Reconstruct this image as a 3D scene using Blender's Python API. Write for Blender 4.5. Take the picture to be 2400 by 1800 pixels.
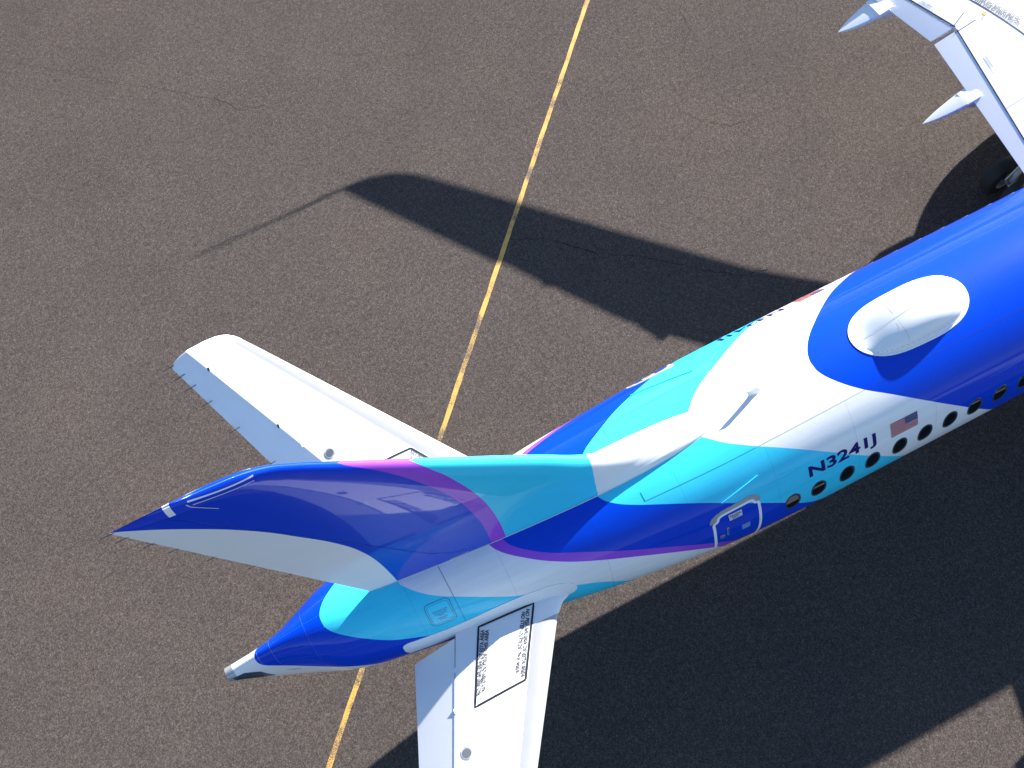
import bpy, bmesh, math, random
import numpy as np
from mathutils import Vector, Matrix

random.seed(4)
for _o in list(bpy.data.objects):
    bpy.data.objects.remove(_o)
scene = bpy.context.scene
COL = scene.collection
R = math.radians

# ------------------------------------------------------------------ camera
# world: x towards the nose, y to the port side, z up, ground at z = 0
cam_d = bpy.data.cameras.new('camera')
cam = bpy.data.objects.new('camera', cam_d)
COL.objects.link(cam)
CAM = (-6.4346, -5.1247, 21.8658)
AX = ((0.8911685, -0.4482731, -0.0697853),
      (0.4340418, 0.7977003, 0.4186668),
      (-0.1320093, -0.4033924, 0.9054546))
cam.matrix_world = Matrix((
    (AX[0][0], AX[1][0], AX[2][0], CAM[0]),
    (AX[0][1], AX[1][1], AX[2][1], CAM[1]),
    (AX[0][2], AX[1][2], AX[2][2], CAM[2]),
    (0, 0, 0, 1)))
cam_d.sensor_fit = 'HORIZONTAL'
cam_d.sensor_width = 36.0
cam_d.lens = 36.0 * 2407.75 / 2400.0
cam_d.clip_start = 0.1
cam_d.clip_end = 3000
scene.camera = cam

# ------------------------------------------------------------------ light
SUN = Vector((2.19, 0.977, 1.0)).normalized()
world = bpy.data.worlds.new('World')
scene.world = world
world.use_nodes = True
wn = world.node_tree.nodes
wl = world.node_tree.links
bg = wn['Background']
sky = wn.new('ShaderNodeTexSky')
sky.sky_type = 'NISHITA'
sky.sun_disc = False
sky.sun_elevation = math.asin(SUN.z)
sky.sun_rotation = math.atan2(SUN.x, SUN.y)
sky.air_density = 1.0
sky.dust_density = 0.6
sky.ozone_density = 3.0
wl.new(sky.outputs[0], bg.inputs[0])
bg.inputs[1].default_value = 0.065
sun_d = bpy.data.lights.new('sun', 'SUN')
sun_d.energy = 5.0
sun_d.angle = R(0.55)
sun_d.color = (1.0, 0.955, 0.89)
sun = bpy.data.objects.new('sun', sun_d)
COL.objects.link(sun)
sun.rotation_euler = (-SUN).to_track_quat('-Z', 'Y').to_euler()
sun.location = SUN * 60

scene.view_settings.view_transform = 'Standard'
scene.view_settings.look = 'None'
scene.view_settings.gamma = 1.0
scene.view_settings.use_curve_mapping = False
scene.view_settings.exposure = 2.0
scene.render.engine = 'CYCLES'

# ------------------------------------------------------------------ materials
MATS = {}


def paint(name, col, rough=0.25, coat=1.0, metal=0.0, wave=0.0, spec=0.5, mottle=0.0, coat_rough=0.03, lines=False):
    m = bpy.data.materials.new(name)
    m.use_nodes = True
    nt = m.node_tree
    b = nt.nodes['Principled BSDF']
    b.inputs['Base Color'].default_value = (*col, 1)
    b.inputs['Roughness'].default_value = rough
    b.inputs['Metallic'].default_value = metal
    b.inputs['Specular IOR Level'].default_value = spec
    b.inputs['Coat Weight'].default_value = coat
    b.inputs['Coat Roughness'].default_value = coat_rough
    tc = nt.nodes.new('ShaderNodeTexCoord')
    if mottle > 0:
        n = nt.nodes.new('ShaderNodeTexNoise')
        n.inputs['Scale'].default_value = 1.7
        n.inputs['Detail'].default_value = 6
        n.inputs['Roughness'].default_value = 0.6
        nt.links.new(tc.outputs['Object'], n.inputs['Vector'])
        mx = nt.nodes.new('ShaderNodeMixRGB')
        mx.inputs[1].default_value = (*[c * (1 - mottle) for c in col], 1)
        mx.inputs[2].default_value = (*[min(1, c * (1 + mottle)) for c in col], 1)
        nt.links.new(n.outputs[0], mx.inputs[0])
        nt.links.new(mx.outputs[0], b.inputs['Base Color'])
    if lines:
        # faint skin joints every frame bay, and grime drawn out along the airflow
        N, L = nt.nodes, nt.links
        sp = N.new('ShaderNodeSeparateXYZ')
        L.new(tc.outputs['Object'], sp.inputs[0])

        def mth(op, a, b_):
            q = N.new('ShaderNodeMath')
            q.operation = op
            for i, t in enumerate((a, b_)):
                if isinstance(t, (int, float)):
                    q.inputs[i].default_value = t
                else:
                    L.new(t, q.inputs[i])
            return q.outputs[0]
        fx = mth('FRACT', mth('MULTIPLY', mth('ADD', sp.outputs[0], 40.45), 1 / 1.62), 0)
        on = mth('LESS_THAN', mth('ABSOLUTE', mth('SUBTRACT', fx, 0.5), 0), 0.0026)
        mp = N.new('ShaderNodeMapping')
        mp.inputs['Scale'].default_value = (0.5, 5.0, 5.0)
        L.new(tc.outputs['Object'], mp.inputs[0])
        nz = N.new('ShaderNodeTexNoise')
        nz.inputs['Scale'].default_value = 1.6
        nz.inputs['Detail'].default_value = 7
        nz.inputs['Roughness'].default_value = 0.65
        L.new(mp.outputs[0], nz.inputs['Vector'])
        rg = N.new('ShaderNodeMapRange')
        rg.inputs[1].default_value = 0.35
        rg.inputs[2].default_value = 0.75
        rg.inputs[3].default_value = 1.0
        rg.inputs[4].default_value = 0.90
        L.new(nz.outputs[0], rg.inputs[0])
        fac = mth('MULTIPLY', rg.outputs[0], mth('SUBTRACT', 1.0, mth('MULTIPLY', on, 0.22)))
        vm = N.new('ShaderNodeVectorMath')
        vm.operation = 'SCALE'
        src = b.inputs['Base Color'].links[0].from_socket if b.inputs['Base Color'].links else None
        if src:
            L.new(src, vm.inputs[0])
        else:
            vm.inputs[0].default_value = col
        L.new(fac, vm.inputs['Scale'])
        L.new(vm.outputs[0], b.inputs['Base Color'])
    if wave > 0:
        n = nt.nodes.new('ShaderNodeTexNoise')
        n.inputs['Scale'].default_value = 2.2
        n.inputs['Detail'].default_value = 2
        nt.links.new(tc.outputs['Object'], n.inputs['Vector'])
        bp = nt.nodes.new('ShaderNodeBump')
        bp.inputs['Strength'].default_value = wave
        bp.inputs['Distance'].default_value = 0.02
        nt.links.new(n.outputs[0], bp.inputs['Height'])
        nt.links.new(bp.outputs[0], b.inputs['Normal'])
        nt.links.new(bp.outputs[0], b.inputs['Coat Normal'])
    MATS[name] = m
    return m


paint('white_paint', (0.80, 0.80, 0.80), 0.35, 0.5, wave=0.03, mottle=0.03, spec=0.1)
paint('blue_paint', (0.000, 0.044, 0.55), 0.35, 0.5, wave=0.03, spec=0.05)
paint('teal_paint', (0.045, 0.60, 0.84), 0.35, 0.5, wave=0.03, spec=0.05)
paint('purple_paint', (0.30, 0.07, 0.60), 0.35, 0.5, wave=0.03, spec=0.05)
paint('white_skin', (0.80, 0.80, 0.80), 0.35, 0.5, wave=0.03, mottle=0.025, spec=0.1, lines=True)
paint('blue_skin', (0.000, 0.048, 0.55), 0.35, 0.34, wave=0.03, spec=0.05, lines=True)
paint('teal_skin', (0.045, 0.60, 0.84), 0.35, 0.4, wave=0.03, spec=0.05, lines=True)
paint('navy_paint', (0.002, 0.004, 0.11), 0.4, 0.3, spec=0.1)
paint('black_paint', (0.012, 0.012, 0.014), 0.5, 0.0)
paint('grey_mark', (0.36, 0.38, 0.42), 0.5, 0.0)
paint('light_grey', (0.56, 0.58, 0.62), 0.4, 0.3)
paint('bare_metal', (0.36, 0.365, 0.38), 0.36, 0.0, metal=0.35, mottle=0.10)
paint('dark_metal', (0.12, 0.13, 0.15), 0.4, 0.0, metal=0.8)
paint('gap', (0.02, 0.03, 0.06), 0.8, 0.0, spec=0.02)
paint('crack_tar', (0.010, 0.010, 0.010), 0.9, 0.0, spec=0.0)
paint('seam', (0.16, 0.19, 0.25), 0.6, 0.0)
paint('seam_blue', (0.0, 0.03, 0.30), 0.5, 0.2)
paint('seam_teal', (0.0, 0.22, 0.34), 0.5, 0.2)
paint('steel_blue', (0.05, 0.085, 0.13), 0.3, 0.2, metal=0.3)
paint('glass', (0.004, 0.005, 0.007), 0.05, 0.0, spec=0.6)
paint('shade_cloth', (0.20, 0.14, 0.11), 0.6, 0.0)
paint('rubber', (0.012, 0.012, 0.013), 0.75, 0.0)
paint('red_paint', (0.32, 0.004, 0.016), 0.4, 0.2, spec=0.1)
paint('sign_blue', (0.06, 0.22, 0.60), 0.4, 0.3)
paint('yellow_mark', (0.75, 0.46, 0.03), 0.5, 0.0)
paint('rivet_blue', (0.10, 0.20, 0.70), 0.4, 0.2)
paint('wick', (0.03, 0.03, 0.03), 0.5, 0.0)
M = MATS


def asphalt_nodes(nt, tc):
    """returns a colour socket and a height socket of aggregate"""
    N, L = nt.nodes, nt.links

    def noise(scale, det, rough=0.5, dist=0.0):
        n = N.new('ShaderNodeTexNoise')
        n.inputs['Scale'].default_value = scale
        n.inputs['Detail'].default_value = det
        n.inputs['Roughness'].default_value = rough
        n.inputs['Distortion'].default_value = dist
        L.new(tc.outputs['Object'], n.inputs['Vector'])
        return n

    def ramp(src, stops):
        r = N.new('ShaderNodeValToRGB')
        e = r.color_ramp.elements
        e[0].position, e[0].color = stops[0][0], (*stops[0][1], 1)
        e[1].position, e[1].color = stops[-1][0], (*stops[-1][1], 1)
        for p, c in stops[1:-1]:
            x = e.new(p)
            x.color = (*c, 1)
        L.new(src, r.inputs[0])
        return r

    def mul(a, b, f=1.0):
        m = N.new('ShaderNodeMixRGB')
        m.blend_type = 'MULTIPLY'
        m.inputs[0].default_value = f
        L.new(a, m.inputs[1])
        L.new(b, m.inputs[2])
        return m.outputs[0]

    vor = N.new('ShaderNodeTexVoronoi')
    vor.inputs['Scale'].default_value = 46.0
    L.new(tc.outputs['Object'], vor.inputs['Vector'])
    g = 0.74
    stones = ramp(vor.outputs['Color'], [(0.0, (0.042 * g, 0.036 * g, 0.0325 * g)), (0.35, (0.073 * g, 0.060 * g, 0.054 * g)),
                                         (0.8, (0.117 * g, 0.100 * g, 0.092 * g)), (1.0, (0.165 * g, 0.143 * g, 0.132 * g))])
    fine = noise(85, 3, 0.7)
    fr = ramp(fine.outputs[0], [(0.30, (0.45, 0.45, 0.45)), (0.5, (0.98, 0.98, 0.98)), (0.72, (1.5, 1.5, 1.5))])
    c = mul(stones.outputs[0], fr.outputs[0])
    mid = noise(9, 4, 0.6)
    mr = ramp(mid.outputs[0], [(0.3, (0.82, 0.82, 0.83)), (0.7, (1.16, 1.15, 1.14))])
    c = mul(c, mr.outputs[0])
    big = noise(0.35, 5, 0.6, 0.4)
    br = ramp(big.outputs[0], [(0.3, (0.90, 0.91, 0.93)), (0.7, (1.08, 1.07, 1.05))])
    c = mul(c, br.outputs[0])
    hue = noise(0.12, 3, 0.5)
    hr = ramp(hue.outputs[0], [(0.35, (0.99, 1.0, 1.01)), (0.65, (1.01, 1.0, 0.99))])
    c = mul(c, hr.outputs[0])
    return c, vor.outputs['Distance'], fine.outputs[0], big.outputs[0]


def make_asphalt():
    m = bpy.data.materials.new('asphalt')
    m.use_nodes = True
    nt = m.node_tree
    b = nt.nodes['Principled BSDF']
    tc = nt.nodes.new('ShaderNodeTexCoord')
    c, dist, fine, _ = asphalt_nodes(nt, tc)
    nt.links.new(c, b.inputs['Base Color'])
    b.inputs['Roughness'].default_value = 0.9
    b.inputs['Specular IOR Level'].default_value = 0.03
    bp = nt.nodes.new('ShaderNodeBump')
    bp.inputs['Strength'].default_value = 0.35
    bp.inputs['Distance'].default_value = 0.006
    nt.links.new(fine, bp.inputs['Height'])
    nt.links.new(bp.outputs[0], b.inputs['Normal'])
    MATS['asphalt'] = m


def make_line():
    m = bpy.data.materials.new('worn_yellow')
    m.use_nodes = True
    nt = m.node_tree
    N, L = nt.nodes, nt.links
    b = N['Principled BSDF']
    b.inputs['Roughness'].default_value = 0.6
    tc = N.new('ShaderNodeTexCoord')
    c, dist, fine, _ = asphalt_nodes(nt, tc)
    w = N.new('ShaderNodeTexNoise')
    w.inputs['Scale'].default_value = 1.6
    w.inputs['Detail'].default_value = 3
    L.new(tc.outputs['Object'], w.inputs['Vector'])
    s = N.new('ShaderNodeTexNoise')
    s.inputs['Scale'].default_value = 55
    s.inputs['Detail'].default_value = 3
    s.inputs['Roughness'].default_value = 0.7
    L.new(tc.outputs['Object'], s.inputs['Vector'])
    a = N.new('ShaderNodeMath')
    a.operation = 'MULTIPLY_ADD'
    a.inputs[1].default_value = 0.8
    L.new(w.outputs[0], a.inputs[0])
    L.new(s.outputs[0], a.inputs[2])
    r = N.new('ShaderNodeValToRGB')
    r.color_ramp.elements[0].position = 0.90
    r.color_ramp.elements[0].color = (0, 0, 0, 1)
    r.color_ramp.elements[1].position = 1.02
    r.color_ramp.elements[1].color = (1, 1, 1, 1)
    L.new(a.outputs[0], r.inputs[0])
    y = N.new('ShaderNodeMixRGB')
    y.inputs[1].default_value = (0.54, 0.33, 0.068, 1)
    y.inputs[2].default_value = (0.42, 0.235, 0.045, 1)
    L.new(w.outputs[0], y.inputs[0])
    mx = N.new('ShaderNodeMixRGB')
    L.new(r.outputs[0], mx.inputs[0])
    L.new(y.outputs[0], mx.inputs[1])
    L.new(c, mx.inputs[2])
    L.new(mx.outputs[0], b.inputs['Base Color'])
    MATS['worn_yellow'] = m


make_asphalt()
make_line()


# ------------------------------------------------------------------ helpers
def link(o, parent=None):
    COL.objects.link(o)
    if parent is not None:
        o.parent = parent
    return o


def mesh_obj(name, verts, faces, mats, parent=None, fmat=None, smooth=True, normals=None, sharp=None, fix=False):
    me = bpy.data.meshes.new(name)
    me.from_pydata([tuple(map(float, v)) for v in verts], [], [tuple(map(int, f)) for f in faces])
    for m in (mats if isinstance(mats, (list, tuple)) else [mats]):
        me.materials.append(M[m])
    if fmat is not None:
        me.polygons.foreach_set('material_index', np.asarray(fmat, dtype=np.int32))
    if fix:
        bm = bmesh.new()
        bm.from_mesh(me)
        bmesh.ops.remove_doubles(bm, verts=bm.verts, dist=1e-5)
        bmesh.ops.recalc_face_normals(bm, faces=bm.faces)
        bm.to_mesh(me)
        bm.free()
    if smooth:
        me.polygons.foreach_set('use_smooth', [True] * len(me.polygons))
        if sharp:
            me.set_sharp_from_angle(angle=R(sharp))
    me.update()
    if normals is not None:
        me.normals_split_custom_set_from_vertices([tuple(map(float, n)) for n in normals])
    return link(bpy.data.objects.new(name, me), parent)


def empty(name, loc=(0, 0, 0), parent=None):
    o = bpy.data.objects.new(name, None)
    o.location = loc
    o.empty_display_size = 0.3
    return link(o, parent)


def tag(o, label=None, cat=None, kind=None, group=None):
    if label: o['label'] = label
    if cat: o['category'] = cat
    if kind: o['kind'] = kind
    if group: o['group'] = group
    return o


def hermite(xk, yk):
    """smooth monotone cubic interpolation (numpy arrays)"""
    xk = np.asarray(xk, float)
    yk = np.asarray(yk, float)
    h = np.diff(xk)
    d = np.diff(yk) / h
    m = np.zeros_like(yk)
    for i in range(1, len(xk) - 1):
        if d[i - 1] * d[i] > 0:
            w1, w2 = 2 * h[i] + h[i - 1], h[i] + 2 * h[i - 1]
            m[i] = (w1 + w2) / (w1 / d[i - 1] + w2 / d[i])
    m[0], m[-1] = d[0], d[-1]

    def f(x):
        x = np.clip(np.asarray(x, float), xk[0], xk[-1])
        i = np.clip(np.searchsorted(xk, x) - 1, 0, len(h) - 1)
        t = (x - xk[i]) / h[i]
        return ((2 * t ** 3 - 3 * t ** 2 + 1) * yk[i] + (t ** 3 - 2 * t ** 2 + t) * h[i] * m[i]
                + (-2 * t ** 3 + 3 * t ** 2) * yk[i + 1] + (t ** 3 - t ** 2) * h[i] * m[i + 1])
    return f


def catmull(xk, yk):
    """C1 cubic with parabola slopes (the fuselage profile)"""
    xk = np.asarray(xk, float)
    yk = np.asarray(yk, float)
    h = np.diff(xk)
    dl = np.diff(yk) / h
    m = np.empty_like(yk)
    m[1:-1] = (dl[:-1] * h[1:] + dl[1:] * h[:-1]) / (h[1:] + h[:-1])
    m[0] = dl[0]
    m[-1] = 0

    def f(x):
        x = np.clip(np.asarray(x, float), xk[0], xk[-1])
        i = np.clip(np.searchsorted(xk, x) - 1, 0, len(h) - 1)
        t = (x - xk[i]) / h[i]
        return ((2 * t ** 3 - 3 * t ** 2 + 1) * yk[i] + (t ** 3 - 2 * t ** 2 + t) * h[i] * m[i]
                + (-2 * t ** 3 + 3 * t ** 2) * yk[i + 1] + (t ** 3 - t ** 2) * h[i] * m[i + 1])
    return f


# ------------------------------------------------------------------ ground
apron = mesh_obj('apron', [(-900, -900, 0), (900, -900, 0), (900, 900, 0), (-900, 900, 0)], [(0, 1, 2, 3)], 'asphalt', smooth=False)
tag(apron, 'brown grey asphalt apron under the airliner', 'apron', 'structure')


def ribbon(pts, w, z):
    """flat strip along a polyline on the ground; w may be a list"""
    v, f = [], []
    n = len(pts)
    for i, p in enumerate(pts):
        a = pts[max(0, i - 1)]
        b = pts[min(n - 1, i + 1)]
        d = Vector((b[0] - a[0], b[1] - a[1]))
        d.normalize()
        nn = Vector((-d.y, d.x))
        ww = w[i] if isinstance(w, (list, tuple)) else w
        v += [(p[0] + nn.x * ww / 2, p[1] + nn.y * ww / 2, z), (p[0] - nn.x * ww / 2, p[1] - nn.y * ww / 2, z)]
        if i:
            f.append((2 * i - 2, 2 * i - 1, 2 * i + 1, 2 * i))
    return v, f


ldir = Vector((3.964 + 10.38, 14.226 + 1.265)).normalized()
lp0 = Vector((-10.38, -1.265))
pts = [(lp0 + ldir * s + Vector((-ldir.y, ldir.x)) * random.uniform(-0.006, 0.006)) for s in np.arange(-60, 90, 0.35)]
v, f = ribbon(pts, [0.116 + random.uniform(-0.010, 0.010) for _ in pts], 0.004)
line = mesh_obj('guide_line', v, f, 'worn_yellow', smooth=False)
tag(line, 'worn yellow painted guide line crossing the apron', 'painted line', 'structure')


def crack(pts, w, jitter, seed):
    rnd = random.Random(seed)
    out = []
    for a, b in zip(pts[:-1], pts[1:]):
        n = max(2, int((Vector(b) - Vector(a)).length / 0.12))
        for i in range(n):
            t = i / n
            out.append((a[0] + (b[0] - a[0]) * t + rnd.gauss(0, jitter), a[1] + (b[1] - a[1]) * t + rnd.gauss(0, jitter)))
    out.append(pts[-1])
    ww = [w * rnd.uniform(0.3, 1.2) for _ in out]
    v, f = ribbon(out, ww, 0.0035)
    return mesh_obj('crack', v, f, 'crack_tar', apron, smooth=False)


crack([(-1.6, 8.3), (-0.69, 7.79), (0.22, 6.78), (1.1, 6.21), (2.19, 5.19), (2.94, 4.56), (3.61, 4.38)], 0.016, 0.02, 1)
crack([(9.1, 5.9), (8.7, 4.8), (7.7, 4.1), (6.4, 3.5)], 0.005, 0.02, 2)
crack([(12.0, 7.1), (11.7, 6.4), (11.2, 6.1)], 0.010, 0.015, 3)
crack([(6.5, 13.2), (6.0, 12.6), (5.9, 11.9), (5.2, 11.2)], 0.008, 0.02, 4)
crack([(-1.3, 15.1), (-1.0, 14.9), (-0.5, 15.2)], 0.010, 0.02, 5)
crack([(-13.0, 5.2), (-12.2, 5.0), (-11.5, 4.5)], 0.007, 0.02, 6)
crack([(-6.6, 16.4), (-6.1, 15.6), (-5.4, 15.4)], 0.010, 0.02, 7)
crack([(-11.62, 20.888), (-10.286, 19.654), (-8.897, 18.309), (-7.583, 17.247), (-6.444, 16.136)], 0.006, 0.015, 9)
crack([(3.7, 8.7), (4.6, 9.0), (5.1, 8.5), (6.0, 8.4)], 0.007, 0.02, 8)

# ------------------------------------------------------------------ the airliner
plane = empty('airliner', (5.0, 0, 0))
bpy.context.view_layer.update()
tag(plane, 'parked airliner with blue, teal, purple and white tail paint', 'airplane')
PINV = Matrix.Translation((-5.0, 0, 0))
_link = link


def link(o, parent=None):
    COL.objects.link(o)
    if parent is not None:
        o.parent = parent
        if parent is plane:
            o.matrix_parent_inverse = PINV
    return o


A, B, H = 1.755, 1.85, 3.712
KN = [-10.45, -9.6, -8.6, -7.5, -6, -4.5, -3, -1.5, 0, 1.5]
f_a = catmull(KN, [0.115, 0.28, 0.728, 0.955, 1.165, 1.41, 1.581, 1.712, 1.752, 1.755])
f_t = catmull(KN, [4.925, 5.15, 5.325, 5.385, 5.43, 5.48, 5.505, 5.515, 5.54, 5.562])
f_b = catmull(KN, [4.665, 3.32, 3.16, 3.083, 2.917, 2.667, 2.263, 1.997, 1.892, 1.862])
NX0, NX1 = 21.0, 28.25


def prof(x):
    x = np.asarray(x, float)
    a, t, b = f_a(x), f_t(x), f_b(x)
    s = np.clip((x - NX0) / (NX1 - NX0), 0, 1)
    k = np.sqrt(np.clip(1 - s ** 2.3, 0.0004, 1))
    zn = 3.25
    a = a * k
    t = zn + (t - zn) * np.clip(1 - s ** 2.6, 0.0004, 1) ** 0.62
    b = zn + (b - zn) * np.clip(1 - s ** 2.2, 0.0004, 1) ** 0.55
    return a, t, b


def fus(x, th, off=0.0):
    """point on the skin, th in radians from the crown towards starboard"""
    a, t, b = prof(x)
    zc, hb = (t + b) / 2, (t - b) / 2
    return np.stack([np.asarray(x, float) + 0 * th, -(a + off) * np.sin(th), zc + (hb + off) * np.cos(th)], -1)


def fus_n(x, th):
    e = 1e-3
    d1 = (fus(x + e, th) - fus(x - e, th))
    d2 = (fus(x, th + e) - fus(x, th - e))
    n = np.cross(d2, d1)
    n /= np.linalg.norm(n, axis=-1, keepdims=True) + 1e-12
    c = fus(x, th)
    a, t, b = prof(x)
    o = c - np.stack([np.asarray(x, float) + 0 * th, 0 * th, (t + b) / 2 + 0 * th], -1)
    s = np.sign((n * o).sum(-1, keepdims=True))
    return n * np.where(s == 0, 1, s)


SEP = {
    'B1': [(-180, 5.2), (-120, 4.6), (-90, 3.9), (-63.9, 2.914), (-52.5, 2.446), (-43.9, 2.04), (-34.7, 1.665), (-25.2, 1.297), (-17.8, 1.020), (-11.4, .835), (-5.2, .718), (-.6, .682), (3.8, .687), (8.7, .746), (14.4, .875), (19.4, 1.02), (26.3, 1.269), (35.8, 1.696), (44.7, 2.086), (54.7, 2.514), (66.6, 2.999), (71.6, 3.186), (80, 3.481), (89.2, 3.772), (95.6, 3.953), (120, 4.6), (180, 5.2)],
    'W1': [(-180, 2.8), (-120, 2.3), (-90, 1.7), (-64, .859), (-54.8, .49), (-48.6, .227), (-37.3, -.307), (-29.7, -.684), (-24.75, -.97), (-19.8, -1.22), (-15.5, -1.393), (-10.9, -1.545), (-5.2, -1.70), (0, -1.78), (5.9, -1.732), (10.6, -1.587), (16.5, -1.385), (21.4, -1.164), (26.7, -.897), (36, -.40), (52.7, .41), (63.7, .876), (74.6, 1.327), (88.4, 1.801), (92.4, 1.923), (120, 2.5), (180, 2.8)],
    'C1': [(-180, .8), (-120, .5), (-90, -.15), (-70, -.85), (-61.2, -1.216), (-55, -1.58), (-49.75, -1.88), (-43.3, -2.27), (-36.9, -2.654), (-28.1, -3.08), (-21.9, -3.381), (-19.5, -3.48), (0, -3.95), (13.6, -3.71), (17.2, -3.644), (21.8, -3.504), (27.8, -3.21), (33.4, -2.849), (40.7, -2.354), (46.55, -1.975), (68, -.834), (72, -.666), (80.8, -.351), (88, -.105), (100, .3), (120, .7), (180, .8)],
    'P1': [(-180, -.9), (-120, -1.3), (-90, -2.2), (-70, -3.0), (-59.4, -3.57), (-53.7, -3.95), (-48.2, -4.298), (-30, -5.0), (0, -5.5), (15.9, -5.4), (21.4, -5.291), (26.65, -5.139), (34.5, -4.84), (43.8, -4.30), (55, -3.63), (62.5, -3.14), (72.3, -2.562), (81, -2.12), (87.4, -1.853), (92.7, -1.683), (120, -1.1), (180, -.9)],
    'P2': [(-180, -1.6), (-120, -1.9), (-90, -2.75), (-72, -3.35), (-62, -3.85), (-54.5, -4.32), (-30, -5.2), (0, -5.75), (14.9, -5.64), (19.9, -5.555), (25.7, -5.409), (30.8, -5.248), (36, -5.07), (40.55, -4.883), (48.4, -4.491), (54.9, -4.078), (59.2, -3.78), (63.9, -3.451), (81.7, -2.40), (87.3, -2.159), (90.8, -2.025), (120, -1.65), (180, -1.6)],
    'Q1': [(-180, -2.6), (-98, -3.6), (-77, -4.19), (-70, -4.62), (-58, -5.7), (-40, -6.5), (-20, -7.1), (-6.5, -7.28), (6.5, -7.276), (13.3, -7.196), (21.2, -7.059), (27.65, -6.913), (34.4, -6.702), (40, -6.483), (47, -6.203), (53.7, -5.916), (58.6, -5.678), (69.9, -4.622), (77.3, -4.192), (97.8, -3.608), (130, -2.8), (180, -2.6)],
    'Q2': [(-180, -5.5), (-100, -6.0), (-80, -6.6), (-67.2, -7.304), (-60, -7.68), (-53.6, -7.913), (-45.4, -8.10), (-33.6, -8.266), (-27.3, -8.387), (-20.8, -8.496), (-12.7, -8.593), (-4.8, -8.653), (2.4, -8.673), (11.4, -8.668), (20.2, -8.614), (28, -8.506), (36.9, -8.333), (45.4, -8.132), (53.6, -7.913), (60, -7.692), (64.4, -7.458), (67.2, -7.304), (80, -6.6), (100, -6.0), (180, -5.5)],
    'T1': [(-180, -7.6), (-120, -7.9), (-96.5, -8.27), (-78, -8.96), (-63, -9.55), (-50, -9.75), (-30, -9.85), (-12.7, -9.89), (1.8, -9.907), (16.7, -9.919), (31.4, -9.91), (41.2, -9.881), (49.5, -9.825), (63, -9.618), (73.4, -9.305), (78.3, -8.989), (84.9, -8.614), (91.3, -8.385), (96.5, -8.273), (120, -7.9), (180, -7.6)],
}
SEPF = {k: hermite([p[0] for p in v], [p[1] for p in v]) for k, v in SEP.items()}


def build_fuselage():
    NT = 720
    thd = np.linspace(-180, 180, NT + 1)
    th = np.radians(thd)
    order = [('T1', 10, 0), ('Q2', 16, 1), ('Q1', 20, 2), ('P2', 24, 0), ('P1', 4, 3), ('C1', 20, 1), ('W1', 20, 2), ('B1', 20, 0)]
    rows = [np.full_like(th, -10.45)]
    rmat = []
    prev = rows[0]
    for nm, n, mi in order:
        cur = SEPF[nm](thd)
        for k in range(1, n + 1):
            rows.append(prev + (cur - prev) * (k / n))
            rmat.append(mi)
        prev = cur
    for tgt, n in ((8.0, 16), (21.0, 10)):
        for k in range(1, n + 1):
            rows.append(prev + (tgt - prev) * (k / n))
            rmat.append(1)
        prev = np.full_like(th, tgt)
    for s in 1 - (1 - np.linspace(0, 1, 25)[1:]) ** 1.8:
        rows.append(np.full_like(th, NX0 + s * (NX1 - NX0) * 0.9995))
        rmat.append(1)
    X = np.array(rows)
    NR = len(rows)
    P = fus(X, th[None, :] + 0 * X)
    Nn = fus_n(np.clip(X, -10.44, 28.2), th[None, :] + 0 * X)
    verts = P.reshape(-1, 3)
    W = NT + 1
    faces, fm = [], []
    for i in range(NR - 1):
        for j in range(NT):
            faces.append((i * W + j, i * W + j + 1, (i + 1) * W + j + 1, (i + 1) * W + j))
            fm.append(rmat[i])
    o = mesh_obj('fuselage', verts, faces, ['white_skin', 'blue_skin', 'teal_skin', 'purple_paint'], plane, fm, True, Nn.reshape(-1, 3))
    return o


fuselage = build_fuselage()


def patch(name, outline, mat, parent, off=0.003, fn=None, center=None, grid=10):
    """flat decal or plate on a curved surface: a closed outline (list of 2D surface coordinates) filled by rings"""
    fn = fn or (lambda p, o: fus(np.array(p[:, 0]), np.radians(p[:, 1]), o))
    o2 = np.array(outline, float)
    c = o2.mean(0) if center is None else np.array(center, float)
    n = len(o2)
    pts = [c[None]]
    for k in range(1, grid + 1):
        pts.append(c + (o2 - c) * (k / grid))
    V = np.vstack(pts)
    faces = [(0, 1 + j, 1 + (j + 1) % n) for j in range(n)]
    for k in range(1, grid):
        a, b = 1 + (k - 1) * n, 1 + k * n
        for j in range(n):
            jj = (j + 1) % n
            faces.append((a + j, b + j, b + jj, a + jj))
    top = fn(V, off)
    m0 = len(top)
    rim = fn(o2, -0.004)
    top = np.vstack([top, rim])
    b = 1 + (grid - 1) * n
    for j in range(n):
        jj = (j + 1) % n
        faces.append((b + j, m0 + j, m0 + jj, b + jj))
    return mesh_obj(name, top, faces, mat, parent, sharp=40, fix=True)


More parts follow.
